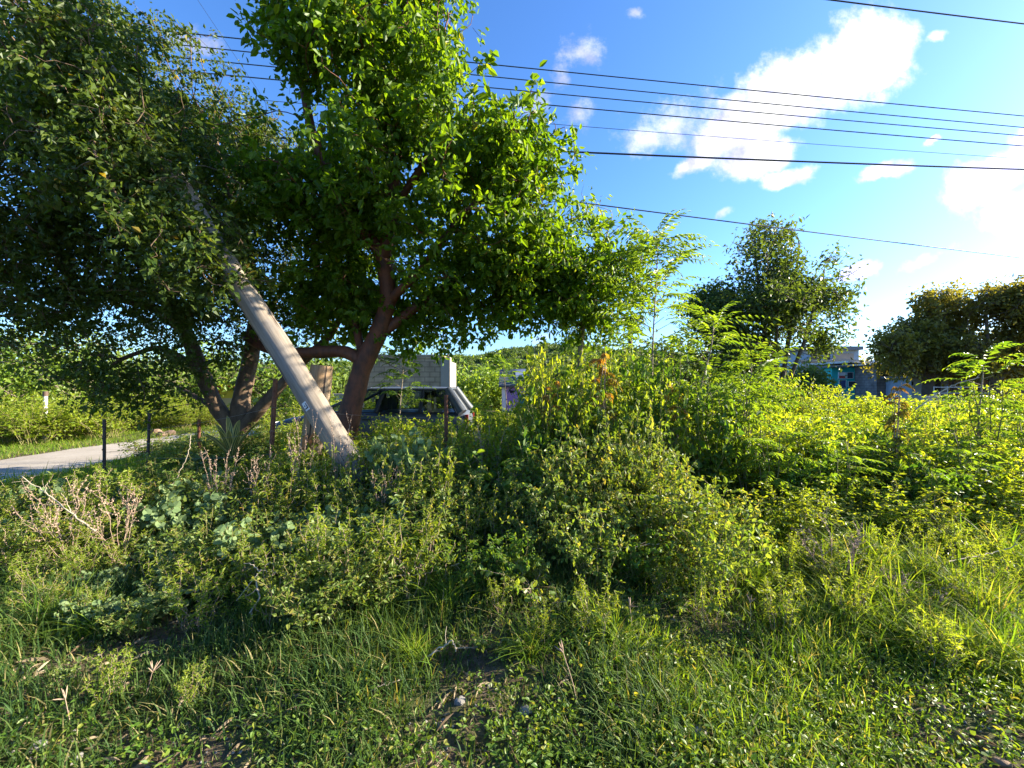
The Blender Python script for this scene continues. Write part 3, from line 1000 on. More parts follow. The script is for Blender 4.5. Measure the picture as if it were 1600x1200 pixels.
def stems_tree(name, label, px, Y, ztrunk, stems, lobes, n, base_r, leafmat, L, W, seed, group=None, bark='far_bark', **kw):
    x = (px - 800) / F * Y
    b = np.array([x, Y, -.1])
    paths = [[b, b + [.0, 0, ztrunk * .5], b + [0, 0, ztrunk]]]
    for (sx, sy, sY) in stems:
        e = at(sx, sy, sY)
        mid = (paths[0][-1] + e) / 2 + np.array([(e[0] - x) * .12, 0, .1])
        paths.append([b + [0, 0, ztrunk], mid, e])
    return make_tree(name, label, paths, lobes, n, base_r, bark, leafmat, L, W, seed, group=group, **kw)


stems_tree('open_tree', 'medium tree with airy top and several stems left of the teal shopfront', 1215, 16, .7,
           [(1180, 400, 16), (1250, 370, 16), (1290, 420, 15.5), (1140, 470, 16.2), (1215, 460, 15)],
           [ell(1195, 390, 16, 1.5, 1.0, 1.3, .4), ell(1275, 395, 16, 1.2, .8, 1.2, .3), ell(1175, 490, 16, 1.9, 1.5, 1.8, 1.3), ell(1240, 490, 15.6, 1.6, 1.3, 1.6), ell(1290, 480, 16, .7, .9, 1.2, .5), ell(1295, 530, 16, .5, .5, .8, .5),
            ell(1125, 500, 16, 1.0, 1.3, 1.2, 1.7), ell(1165, 560, 15.8, 1.8, .7, 1.5, 1.3), ell(1250, 440, 16, 1.4, .8, 1.2, .7)],
           3000, .2, 'far_leaf', .19, .095, 21, step=.3, per=10, spread=.15, tip=.012, clump=24, tight=.3, kill=.5, infl=3.2)
rgl = np.random.default_rng(9)


def lumps(px0, px1, py0, py1, Y, n, r, topf):
    out = []
    for k in range(n):
        px = rgl.uniform(px0, px1)
        py = rgl.uniform(max(py0, topf(px)), py1)
        out.append(ell(px, py, Y + rgl.uniform(-1.5, 1.5), r * rgl.uniform(.6, 1.2), r * rgl.uniform(.5, .9), r * rgl.uniform(.6, 1.2)))
    return out


stems_tree('shade_tree', 'broad olive-brown tree over the sheds at the far right, its left half', 1450, 27, 1.6,
           [(1430, 520, 27), (1480, 480, 27), (1400, 540, 26.5), (1450, 470, 27)],
           lumps(1385, 1500, 455, 575, 27, 26, 1.0, lambda p: 462 + max(0, 1440 - p) * 1.25 + abs(p - 1450) * .1),
           1900, .3, 'olive_leaf', .3, .17, 22, step=.45, per=9, spread=.22, tip=.02, clump=20, tight=.34, kill=.7, infl=5)
stems_tree('shade_tree', 'tallest olive-brown tree over the sheds at the far right, filling the edge of the view', 1550, 26, 1.6,
           [(1540, 480, 26), (1590, 490, 26), (1620, 520, 26), (1510, 500, 26)],
           lumps(1500, 1680, 440, 580, 26, 34, 1.05, lambda p: 452 + abs(p - 1545) * .35 * (p < 1545) + max(0, p - 1560) * .12),
           2300, .3, 'olive_leaf', .3, .17, 23, step=.45, per=9, spread=.22, tip=.02, clump=20, tight=.34, kill=.7, infl=5)

# ---- roadside trees and bushes beyond the road, and behind the stems
grp = 'light green roadside trees beyond the road'
rt = [(-40, 14, 500, 'light green roadside tree at the left edge of the view beyond the road', 31, 3.6),
      (75, 15, 510, 'light green roadside tree behind the pale marker post', 32, 2.8),
      (190, 17, 560, 'light green roadside tree directly above the bend of the road', 33, 2.6),
      (285, 21, 560, 'light green roadside tree seen under the low boughs of the spreading tree', 34, 2.4)]
for (px, Y, py, lab, sd, rx) in rt:
    top = at(px, py, Y)[2]
    stems_tree('roadside_tree', lab, px, Y, .6, [(px - 25, py + 60, Y), (px + 25, py + 50, Y), (px, py + 35, Y + .8)],
               [(np.array([(px - 800) / F * Y, Y, top * .55]), np.array([rx * .8, 1.6, top * .42]), 1),
                (np.array([(px - 800) / F * Y - rx * .45, Y - .4, top * .35]), np.array([rx * .55, 1.4, top * .33]), 1),
                (np.array([(px - 800) / F * Y + rx * .45, Y - .4, top * .38]), np.array([rx * .55, 1.4, top * .35]), 1)],
               900, .12, 'far_bright_leaf', .17, .1, sd, group=grp, bark='pale_bark', step=.28, per=8, spread=.24, tip=.01, clump=9, tight=.38, kill=.45, infl=3)


def palm(name, label, px, Y, top, nf, fl, seed, leafmat='far_leaf'):
    rng = np.random.default_rng(seed)
    x = (px - 800) / F * Y
    t = thing(name, label, 'palm tree', (x, Y, 0))
    mb = MB()
    pts = np.array([[x, Y, -.1], [x + .05, Y, top * .4], [x - .03, Y, top * .8], [x, Y, top]])
    tube(mb, smooth_path(pts, 4), .12, 7, 0)
    mb.build('trunk', M['far_bark'], t)
    ml = MB()
    for k in range(nf):
        az, el = k * 2.4, rng.uniform(-.2, 1.2)
        frond(ml, np.array([x, Y, top]), [math.cos(az), math.sin(az), el], UP, fl * rng.uniform(.8, 1.1), 14, fl * .33, .055, .6, rng, 0, None, rng.random() * .7)
    ml.build('crown', M[leafmat], t)


palm('fan_palm', 'small dark palm rising above the bushes behind the neem sapling', 985, 24, at(985, 500, 24)[2], 26, 1.1, 41)
palm('short_palm', 'short dark palm between the purple hut and the red-tipped bush', 855, 15, at(855, 592, 15)[2], 20, 1.3, 42)
stems_tree('hilltop_tree', 'lone round tree standing on the crest of the hill', 889, 150, 8.0, [(889, 545, 150)],
           [(at(889, 540, 150), np.array([2.4, 2, 1.7]), 1)], 120, .4, 'far_leaf', 1.1, .7, 44, step=.9, per=8, spread=.7, tip=.06, tight=.6, kill=1.2, infl=8)

# trees standing behind the car and the block building
bt = [(480, 26, 556, 'rounded green tree showing above the cut stub post', 51, 3.2, 'far_leaf'),
      (640, 40, 552, 'green tree behind the concrete block building', 52, 4.5, 'far_leaf'),
      (760, 26, 583, 'bright green tree right behind the purple hut', 53, 3.0, 'far_bright_leaf'),
      (905, 22, 560, 'dark green tree behind the stem of the slim young tree', 54, 1.6, 'far_leaf'),
      (975, 18, 545, 'pale green tree behind the neem sapling', 55, 1.7, 'far_bright_leaf'),
      (1065, 20, 530, 'dark green tree between the neem sapling and the airy-topped tree', 56, 2.2, 'far_leaf'),
      (1256, 27, 588, 'bushy tree half hiding the wall of the upper house', 58, .75, 'far_leaf'),
      (420, 20, 560, 'sunlit green tree seen between the stems of the spreading tree', 59, 3.2, 'far_bright_leaf'),
      (330, 30, 555, 'far green tree behind the yellow kiosk', 60, 4.0, 'far_bright_leaf')]
for (px, Y, py, lab, sd, rx, lm) in bt:
    top = at(px, py, Y)[2]
    x = (px - 800) / F * Y
    k = Y / 20
    stems_tree('background_tree', lab, px, Y, .5, [(px - 12, py + 30, Y), (px + 12, py + 25, Y)],
               [(np.array([x, Y, top * .6]), np.array([rx * .8, rx * .7, top * .4]), 1), (np.array([x - rx * .5, Y, top * .4]), np.array([rx * .5, rx * .6, top * .38]), 1),
                (np.array([x + rx * .5, Y, top * .42]), np.array([rx * .5, rx * .6, top * .38]), 1)],
               650, .12, lm, .24 * k, .14 * k, sd, group='trees beyond the plot', step=.3 * k, per=8, spread=.26 * k, tip=.012, clump=8, tight=.36 * k, kill=.5 * k, infl=4)

# ---- neem saplings with feathery leaves
def neem(name, label, px, Y, pytop, fr, flen, seed, lean=0.0, t0=.35, leafmat='neem_leaf', L=.1, W=.03, pairs=8, r=.018, only=None):
    rng = np.random.default_rng(seed)
    x = (px - 800) / F * Y
    b = np.array([x, Y, ground_z(x, Y) - .02])
    top = at(px, pytop, Y)
    h = top[2]
    t = thing(name, label, 'sapling', b)
    pts = smooth_path([b, b + [lean * .2, 0, h * .3], b + [lean * .45, 0, h * .6], b + [lean * .9, 0, h * .85], b + [lean, 0, h]], 5)
    ms, ml = MB(), MB()
    tube(ms, pts, np.linspace(r, r * .25, len(pts)), 6, 0)
    for k in range(fr):
        q = t0 + (1 - t0) * (k + .6) / fr
        f = min(q, .999) * (len(pts) - 1)
        i = int(f)
        p = pts[i] + (pts[i + 1] - pts[i]) * (f - i)
        az = k * 2.4 + rng.uniform(-.4, .4)
        br = nrm([math.cos(az), math.sin(az), .5])
        bl = (1 - q) * .9 * flen + .08
        p1 = p + br * bl * rng.uniform(.4, 1)
        tube(ms, [p, p1], [r * .3, r * .2], 4, 0, cap=False)
        for j in range(3 if bl > .2 else 2):
            d = br * .8 + np.array([*rng.normal(0, .55, 2), rng.uniform(-.1, .6)])
            frond(ml, p1, d, UP, flen * rng.uniform(.7, 1.15), pairs, L, W, .4, rng, 0, None, .25 + .5 * rng.random())
    ms.build('trunk', M['pale_bark'], t)
    ml.build('crown', M[leafmat], t)


neem('neem_sapling', 'tall feathery-leaved neem sapling standing alone against the sky at centre right', 1015, 6.2, 368, 44, .72, 61, .12, .4, L=.12, W=.034)
neem('neem_sapling', 'feathery neem sapling leaning right with long fronds above the thicket', 1075, 5.6, 500, 20, .65, 62, .35, .45)
neem('neem_sapling', 'feathery neem sapling with wide fronds in front of the airy-topped tree', 1150, 5.2, 570, 15, .62, 63, .2, .5)
neem('neem_sapling', 'dark feathery neem sapling in front of the car windows', 622, 8.0, 566, 13, .5, 64, .1, .45, 'mid_leaf', .11, .026)
neem('neem_sapling', 'feathery neem sapling by the sheds at the right edge of the thicket', 1525, 5.6, 562, 8, .55, 65, .1, .6)
neem('neem_sapling', 'thin dark neem sapling just left of the purple hut', 795, 8.5, 560, 8, .5, 66, -.1, .6, 'mid_leaf')
# ================================================================== SHRUBS, WEEDS
for v in range(3):
    proto(('thicket', v), shrub_meshes(100 + v, stems=26, h=1.35, spread=.62, twigs=9, tlen=.3, per=8, L=.062, W=.034, shape='oval', t0=.25, droop=.3, srad=.007, base=.2,
                                       upright=.8, top_leaves=14, tipvar=.8), 'thicket_leaf', 'green_stem')
    proto(('upright', v), shrub_meshes(280 + v, stems=13, h=.95, spread=.3, twigs=11, tlen=.075, per=4, L=.062, W=.017, shape='lance', t0=.3, droop=.15, srad=.0042, top_leaves=16,
                                       tipvar=.7, kink=.045, base=.16), 'shoot_leaf', 'dry_stem')
    proto(('broad', v), shrub_meshes(260 + v, stems=20, h=1.3, spread=.55, twigs=7, tlen=.28, per=6, L=.095, W=.05, shape='oval', t0=.2, droop=.45, srad=.007, base=.18,
                                     upright=.8, top_leaves=12, tipvar=.85, nrand=.6), 'mid_leaf', 'green_stem')
    proto(('shrub', v), shrub_meshes(120 + v, stems=24, h=1.0, spread=.5, twigs=8, tlen=.26, per=8, L=.05, W=.029, shape='oval', t0=.25, droop=.35, base=.15, top_leaves=10,
                                     tipvar=.9), 'shrub_leaf', 'green_stem')
    proto(('spindly', v), shrub_meshes(140 + v, stems=14, h=.95, spread=.38, twigs=7, tlen=.12, per=6, L=.058, W=.019, shape='lance', t0=.3, droop=.2, srad=.0045, top_leaves=14,
                                       tipvar=.9, kink=.06), 'shoot_leaf', 'dry_stem')
    proto(('velvet', v), shrub_meshes(160 + v, stems=19, h=.7, spread=.42, twigs=6, tlen=.15, per=5, L=.066, W=.064, shape='round', t0=.25, droop=.4, srad=.005, top_leaves=9, nrand=.75,
                                      var1=.85), 'velvet_leaf', 'green_stem')
    proto(('sprawl', v), shrub_meshes(180 + v, stems=9, h=.42, spread=.42, twigs=5, tlen=.12, per=6, L=.046, W=.033, shape='round', t0=.35, droop=.5, srad=.004, top_leaves=8, nrand=.7,
                                      tipvar=.8, upright=.6), 'shrub_leaf', 'dry_stem')
    proto(('feather', v), frond_shoot_meshes(200 + v, h=1.2, stems=4, fr=9, flen=.45, pairs=8, L=.085, W=.026), 'neem_leaf', 'green_stem')
    PROTO[('stalk', v)] = (stalk_meshes(220 + v, h=.9, stems=8, spread=.2).mesh('stems', M['pink_stalk']),)
proto(('redtip', 0), frond_shoot_meshes(240, h=1.0, stems=5, fr=8, flen=.26, pairs=6, L=.07, W=.026, t0=.4, droop=.5, var=None), 'red_leaf', 'dry_stem')
proto(('redtip', 1), frond_shoot_meshes(241, h=1.0, stems=4, fr=8, flen=.22, pairs=6, L=.065, W=.024, t0=.45, droop=.5, var=None), 'red_leaf', 'dry_stem')


def kind(k, n=3):
    NPL[0] += 1
    return (k, NPL[0] % n)


def px_plant(name, key, px, Y, pytop, nominal, label, category, group=None, wide=None, tilt=(0, 0)):
    x = (px - 800) / F * Y
    h = at(px, pytop, Y)[2]
    s = h / nominal
    w = s if wide is None else wide
    return plant(name, key, x, Y, label, category, group, w, None, s, tilt=tilt)


rng = np.random.default_rng(77)


def jitter_grid(x0, x1, y0, y1, step, ok):
    out = []
    j = 0
    y = y0
    while y <= y1:
        x = x0(y) + (step * .5 if j % 2 else 0)
        while x <= x1(y):
            q = (x + rng.normal(0, step * .18), y + rng.normal(0, step * .18))
            if ok(*q):
                out.append(q)
            x += step
        y += step * .85
        j += 1
    return out


# R4: the sunlit thicket on the right
lab = 'yellow-green leafy shrub in the dense sunlit thicket on the right'
for (x, y) in jitter_grid(lambda y: 1.9 - .1 * (y - 4.6), lambda y: 1.36 * y, 4.15, 9.5, .6, lambda x, y: not (x < 2.7 and y < 4.9)):
    edge = np.clip((y - 3.5) / 1.2, .55, 1)
    h = rng.uniform(.98, 1.4) * edge * np.interp(x / y, [.35, .6, 1.0, 1.4], [1.14, 1.06, .95, .98]) * (1.16 if rng.random() < .08 else 1)
    r = rng.random()
    if r < .78:
        plant('leafy_shrub', kind('thicket' if r < .44 else ('shrub' if r < .6 else 'broad')), x, y, lab, 'shrub', 'leafy shrubs of the right-hand thicket', rng.uniform(.8, 1.05), sz=h / 1.3)
    elif r < .9:
        plant('spindly_shrub', kind('spindly'), x, y, 'thin-stemmed yellowish shrub poking out of the sunlit thicket on the right', 'shrub', 'thin-stemmed shrubs in the right-hand thicket', 1.1, sz=(h + .15) / .95)
    elif r < .94:
        t = plant('dry_stalks', ('stalk', NPL[0] % 3), x, y, 'brown dry stalks standing dead in the sunlit thicket on the right', 'dry weed', 'dead stalks in the right-hand thicket', 1.2, sz=(h + .2) / .9)
    else:
        plant('feathery_shoot', kind('feather'), x, y, 'feathery-leaved shoot growing among the sunlit thicket on the right', 'shrub', 'feathery shoots in the right-hand thicket', 1.0, sz=(h + .05) / 1.2)
# beyond the thicket, towards the houses
for (x, y) in jitter_grid(lambda y: .06 * y, lambda y: 1.36 * y, 10.3, 17, 1.3, lambda x, y: True):
    plant('leafy_shrub', kind('thicket'), x, y, 'green shrub in the far scrub between the thicket and the houses', 'shrub', 'shrubs of the far scrub', rng.uniform(1.4, 1.9), sz=rng.uniform(.8, 1.0))

for (px, Y, top) in [(1110, 9.5, 572), (1150, 10.5, 565), (1190, 9.2, 580), (1225, 11, 572), (1260, 10, 585), (1285, 12, 590), (1130, 8.4, 590), (1510, 10, 592), (1560, 11, 585), (1600, 10, 588), (1090, 11, 560), (1170, 12.5, 562),
                     (1380, 9.5, 606), (1440, 10, 610)]:
    px_plant('high_shrub', kind(('thicket', 'broad')[int(px / 10) % 2]), px, Y, top, 1.25, 'high yellow-green shrub standing above the back edge of the sunlit thicket', 'shrub', 'high shrubs behind the thicket', 1.35)
# R3: taller growth at centre
lab = 'tall leafy shrub in the high clump at the centre, right of the car'
for (x, y) in jitter_grid(lambda y: .085 * y, lambda y: 2.2, 4.9, 8.6, .58, lambda x, y: True):
    h = rng.uniform(1.7, 2.5) * np.clip((x + 1.2) / 1.6, .75, 1.05) * (1 if y > 5.2 else .85)
    plant('tall_shrub', kind(('thicket', 'shrub', 'broad')[int(rng.integers(0, 3))]), x, y, lab, 'shrub', 'tall shrubs of the centre clump', rng.uniform(.85, 1.05), sz=h / (1.3 if True else 1))
# R2: middle, front
lab = 'grey-green small-leaved shrub in the middle of the weeds, in front of the high clump'
for (x, y) in jitter_grid(lambda y: -.75 - .25 * (y - 3.2), lambda y: 1.5 + .25 * (y - 3.2), 3.15, 4.9, .43, lambda x, y: True):
    h = rng.uniform(.85, 1.12) * (.78 + .35 * np.clip((x + .5), 0, 1)) * np.clip(.6 + (y - 3.15) * .42, .6, 1.12)
    h *= rng.uniform(.92, 1.32)
    if rng.random() < .1:
        plant('dry_stalks', ('stalk', NPL[0] % 3), x, y, 'dead brown stalks standing among the grey-green shrubs in the middle', 'dry weed', 'dead stalks in the middle shrubs', .8, sz=h * 1.1 / .9)
        continue
    k = ('shrub', 'shrub', 'shrub', 'upright', 'broad')[int(rng.integers(0, 5))]
    plant('small_leaved_shrub', kind(k), x, y, lab, 'shrub', 'small-leaved shrubs in the middle', min(.95, h * rng.uniform(.85, 1.05)), sz=h / (1.25 if k == 'broad' else .93))
# R5: behind the weeds, hiding the car's lower half
lab = 'green shrub between the wire fence and the car'
for (x, y) in jitter_grid(lambda y: -3.0, lambda y: .2, 5.3, 8.0, .62, lambda x, y: not (abs(x + 2.84) < .5 and y > 6.6)):
    plant('fence_shrub', kind('shrub' if rng.random() < .7 else 'thicket'), x, y, lab, 'shrub', 'shrubs between the fence and the car', rng.uniform(.9, 1.15),
          sz=rng.uniform(.86, 1.0) * (1 if y > 5.8 else .95))
# between the middle and the purple hut
for (x, y) in jitter_grid(lambda y: -.45, lambda y: .075 * y, 5.0, 7.2, .5, lambda x, y: True):
    plant('hut_side_shrub', kind('shrub' if rng.random() < .6 else 'thicket'), x, y, 'green shrub right of the short rusty fence post, below the purple hut', 'shrub', 'shrubs below the purple hut', rng.uniform(.85, 1.0), sz=rng.uniform(.9, 1.08))
# R1: left weeds
for (x, y) in jitter_grid(lambda y: -1.28 * y, lambda y: -.65, 2.72, 4.95, .37, lambda x, y: True):
    d = np.clip((y - 2.7) / 1.7, 0, 1)
    h = (.34 + .36 * d + .18 * np.clip((x + 2.6) / 1.5, 0, 1)) * rng.uniform(.72, 1.25) * np.interp(x / y, [-1.25, -.95, -.6], [.68, .8, 1])
    r = rng.random()
    if r < .2:
        s = h / .62
        plant('velvet_weed', kind('velvet'), x, y, 'round-leaved grey-green weed in the left-hand weeds below the leaning pole', 'weed', 'round-leaved weeds on the left', min(s * 1.05, 1), sz=s)
    elif r < .72:
        s = (h + .1) / .85
        plant('leafy_weed', kind('upright' if r < .55 else 'spindly'), x, y, 'yellow-green narrow-leaved weed in the left-hand weeds below the leaning pole', 'weed', 'narrow-leaved weeds on the left', min(s * 1.1, 1), sz=s)
    else:
        s = h / .88
        plant('small_leaved_weed', kind('shrub'), x, y, 'small-leaved green weed in the left-hand weeds below the leaning pole', 'weed', 'small-leaved weeds on the left', min(s * 1.15, .9), sz=s)

# dark growth around the feet of the spreading tree
for (px, Y, top, k) in [(235, 8.4, 668, 'shrub'), (300, 8.0, 672, 'shrub'), (270, 7.2, 690, 'shrub'), (320, 7.0, 700, 'velvet'), (430, 7.6, 660, 'shrub'), (455, 8.6, 640, 'thicket'), (480, 8.2, 640, 'thicket'),
                        (400, 7.0, 690, 'shrub'), (455, 6.6, 690, 'velvet'), (505, 7.6, 655, 'shrub'), (310, 8.6, 662, 'shrub'), (345, 8.8, 658, 'shrub'), (285, 9.3, 672, 'shrub'), (330, 9.6, 668, 'shrub'), (385, 7.4, 672, 'shrub'), (265, 8.7, 680, 'shrub'), (315, 7.7, 668, 'shrub'), (405, 7.7, 655, 'shrub')]:
    nom = {'shrub': .95, 'velvet': .68, 'thicket': 1.3}[k]
    px_plant('shade_shrub', kind(k), px, Y, top, nom, 'shaded green shrub around the feet of the spreading tree', 'shrub', 'shrubs at the foot of the spreading tree', 1.0)
# roadside bushes beyond the road
for (x, y) in jitter_grid(lambda y: -17.5, lambda y: -11.9 + .12 * (y - 9), 10.8, 17, 1.25, lambda x, y: True):
    plant('roadside_bush', kind('thicket'), x, y, 'light green bush lining the far side of the road', 'bush', 'bushes lining the far side of the road', rng.uniform(1.2, 1.7), sz=rng.uniform(.7, 1.25))
for (x, y) in jitter_grid(lambda y: -6.8, lambda y: -1.2, 11.5, 17, 1.3, lambda x, y: not (-6.3 < x < -.2 and y < 11)):
    plant('back_bush', kind('thicket'), x, y, 'green bush behind the spreading tree and the car', 'bush', 'bushes behind the car', rng.uniform(1.2, 1.6), sz=rng.uniform(.75, 1.2))
for (x, y) in jitter_grid(lambda y: -.6, lambda y: .4, 9.5, 17, 1.0, lambda x, y: True):
    plant('back_bush', kind('thicket'), x, y, 'green bush in front of the purple hut', 'bush', 'bushes in front of the purple hut', 1.0, sz=rng.uniform(.5, .66))

# ---- single plants one can point to
S_ = px_plant
S_('velvet_weed', ('velvet', 1), 285, 4.1, 738, .7, 'large round-leaved pale weed at the foot of the dark steel fence post', 'weed', wide=1.0)
S_('velvet_weed', ('velvet', 0), 245, 2.85, 890, .62, 'low clump of big pale round leaves at the front edge of the left-hand weeds', 'weed', wide=.72)
S_('velvet_weed', ('velvet', 2), 580, 4.9, 655, .7, 'tall pale round-leaved weed at the foot of the leaning pole', 'weed', wide=1.2)
S_('velvet_weed', ('velvet', 0), 520, 4.7, 690, .7, 'pale round-leaved weed hiding the butt of the leaning pole', 'weed', wide=1.0)
S_('velvet_weed', ('velvet', 1), 650, 5.0, 662, .7, 'pale round-leaved weed below the windscreen of the car', 'weed', wide=1.1)
S_('leafy_shoot', ('spindly', 0), 700, 4.6, 650, .95, 'bright yellow-green shoot standing in front of the short rusty fence post', 'shoot', wide=.75)
S_('leafy_shoot', ('spindly', 1), 810, 4.6, 660, .95, 'bright yellow-green shoot between the rusty fence post and the high centre clump', 'shoot', wide=.7)
S_('leafy_shoot', ('spindly', 2), 270, 3.0, 835, .95, 'narrow upright yellow-green shoot above the low clump of big pale leaves', 'shoot', wide=.45)
S_('leafy_shoot', ('spindly', 1), 400, 3.2, 840, .95, 'yellow-green shoot over the crooked bare stick', 'shoot', wide=.55)
S_('leafy_shoot', ('spindly', 0), 540, 4.2, 740, .95, 'yellow-green shoot rising below the butt of the leaning pole', 'shoot', wide=.7)
S_('leafy_shoot', ('spindly', 2), 110, 3.6, 790, .95, 'bushy yellow-green shoot under the dry stalks at the far left', 'shoot', wide=1.0)
S_('leafy_shoot', ('spindly', 0), 20, 3.4, 800, .95, 'yellow-green shoot at the left edge of the view', 'shoot', wide=.9)
S_('leafy_shoot', ('spindly', 0), 600, 3.3, 830, .95, 'thin yellow-green shoot at the front of the middle weeds', 'shoot', wide=.6)
S_('leafy_shoot', ('spindly', 1), 735, 3.5, 780, .95, 'slender shoot with pale stem in front of the middle shrubs', 'shoot', wide=.55)
S_('sprawling_weed', ('sprawl', 0), 850, 2.75, 880, .42, 'sprawling heart-leaved weed lit bright in the front grass, its left half', 'weed', wide=1.0)
S_('sprawling_weed', ('sprawl', 1), 930, 2.75, 930, .42, 'sprawling heart-leaved weed lit bright in the front grass, its right half', 'weed', wide=.95)
S_('sprawling_weed', ('sprawl', 2), 760, 2.45, 975, .42, 'small heart-leaved weed in the shaded front grass', 'weed', wide=.6)
S_('sprawling_weed', ('sprawl', 0), 1090, 2.9, 905, .42, 'heart-leaved weed beside the dark hollow in the front grass', 'weed', wide=.8)
S_('sprawling_weed', ('sprawl', 1), 1015, 2.35, 985, .42, 'yellowish heart-leaved weed nearest the bottom of the view', 'weed', wide=.6)
S_('small_leaved_shrub', ('shrub', 1), 1010, 3.7, 690, .95, 'rounded grey-green shrub in front of the high clump, largest of its kind', 'shrub', wide=1.15)
S_('small_leaved_shrub', ('shrub', 2), 900, 3.5, 740, .95, 'grey-green shrub left of the largest rounded one', 'shrub', wide=1.0)
S_('small_leaved_shrub', ('shrub', 0), 1110, 3.9, 730, .95, 'grey-green shrub right of the largest rounded one', 'shrub', wide=1.0)
S_('red_tipped_bush', ('redtip', 0), 935, 4.95, 535, .98, 'bush with orange and red young leaves at the top of the centre clump', 'bush', wide=1.05)
S_('red_tipped_bush', ('redtip', 1), 865, 4.95, 560, .98, 'thin bush with reddish tips left of the orange-leaved one', 'bush', wide=.8)
S_('red_tipped_bush', ('redtip', 1), 1050, 4.95, 570, .98, 'bush with brownish-red tips right of the orange-leaved one', 'bush', wide=.8)
S_('red_tipped_bush', ('redtip', 0), 1400, 5.2, 595, .98, 'thin reddish-tipped bush sticking out of the thicket in front of the grey block wall', 'bush', wide=.7)
S_('feathery_shoot', ('feather', 0), 1160, 4.9, 565, 1.2, 'large feathery shoot at the left end of the right-hand thicket', 'shrub', wide=1.1)
S_('feathery_shoot', ('feather', 1), 1100, 5.4, 560, 1.2, 'large feathery shoot in the gap between centre clump and thicket', 'shrub', wide=1.1)
S_('feathery_shoot', ('feather', 2), 1545, 5.3, 585, 1.2, 'feathery shoot at the right end of the thicket', 'shrub', wide=1.0)
for (px, Y, top, w, lab) in [(110, 3.5, 745, 1.1, 'dry pinkish stalks at the far left, leaning over the yellow-green shoot'), (190, 3.5, 745, .9, 'dry pinkish stalks below the dark steel fence post'),
                             (345, 4.4, 690, .8, 'dry pinkish stalks below the striped agave'), (470, 4.6, 640, .7, 'tall dry pinkish stalks in front of the cut stub post'),
                             (530, 4.5, 640, .6, 'tall dry pinkish stalks in front of the leaning pole butt'), (400, 4.4, 700, .8, 'dry pinkish stalks right of the rusty leaning fence post'),
                             (600, 4.0, 720, .6, 'dry pinkish stalks among the pale round-leaved weeds'), (790, 4.2, 720, .6, 'dry brown stalks in the middle weeds')]:
    t = px_plant('dry_stalks', ('stalk', int(px) % 3), px, Y, top, .9, lab, 'dry weed', wide=w)
for (px, Y, top, w, lab) in [(1310, 3.1, 800, 1.0, 'grassy clump with pale stems in front of the thicket, highest of the clearing'), (1420, 2.9, 880, .9, 'low dry stalks in the sunlit grass at lower right')]:
    px_plant('dry_stalks', ('stalk', 1), px, Y, top, .9, lab, 'dry weed', wide=w)

# sunlit tufts of long grass
TUFT = []
for v in range(3):
    r2 = np.random.default_rng(300 + v)
    mbt = MB()
    n = 210
    a, q = r2.uniform(0, 2 * PI, n), np.abs(r2.normal(0, .11, n))
    gz = ground_z
    ground_z = lambda x, y: np.zeros_like(np.asarray(x, float))
    grass_blades(mbt, np.cos(a) * q, np.sin(a) * q, r2.uniform(.14, .46, n), r2.uniform(.004, .011, n), r2, .7, None, 4, 0)
    ground_z = gz
    TUFT.append(mbt.mesh('grass_tuft', M['bright_grass_blade']))


def tuft(px, Y, label, s=1.0, group=None):
    x = (px - 800) / F * Y
    o = bpy.data.objects.new('grass_tuft', TUFT[int(px) % 3])
    COL.objects.link(o)
    o.location = (x, Y, ground_z(x, Y) - .01)
    o.rotation_euler = (0, 0, px)
    o.scale = (s * 1.25, s * 1.25, s)
    tag(o, label, 'grass tuft', group)


for (px, Y, s) in [(1290, 3.3, 1.0), (1400, 2.9, 1.0), (1450, 2.7, .9), (1380, 2.6, .85), (1520, 2.4, .8), (1540, 2.8, .9), (1350, 3.6, 1.1), (1340, 3.0, 1.1), (1320, 2.8, 1.0), (1430, 3.2, 1.05), (1480, 2.5, .85), (1430, 2.5, .85), (1500, 3.0, 1.0), (1570, 2.4, .8), (1370, 3.25, 1.1), (1410, 2.7, .95)]:
    tuft(px, Y, 'bright tuft of long grass in the sunlit mound at lower right', s, 'tufts of the sunlit mound')
for (px, Y, s) in [(1150, 4.2, 1.2), (1220, 4.4, 1.3), (1200, 3.9, 1.1), (1130, 3.5, 1.0), (1500, 3.8, 1.2), (1570, 3.6, 1.2), (1180, 3.2, .9)]:
    tuft(px, Y, 'tuft of long grass in the clearing between the weeds and the thicket', s, 'tufts in the clearing')
for (px, Y, s) in [(480, 3.0, 1.0), (560, 2.95, 1.05), (640, 3.0, 1.0), (700, 2.85, .9), (590, 2.7, .8), (420, 2.85, .85), (830, 2.35, .7), (960, 2.5, .8), (650, 2.35, .6), (60, 2.6, .8), (150, 2.6, .8)]:
    tuft(px, Y, 'tuft of grass in the shaded turf below the weeds', s * .85, 'tufts in the shaded turf')

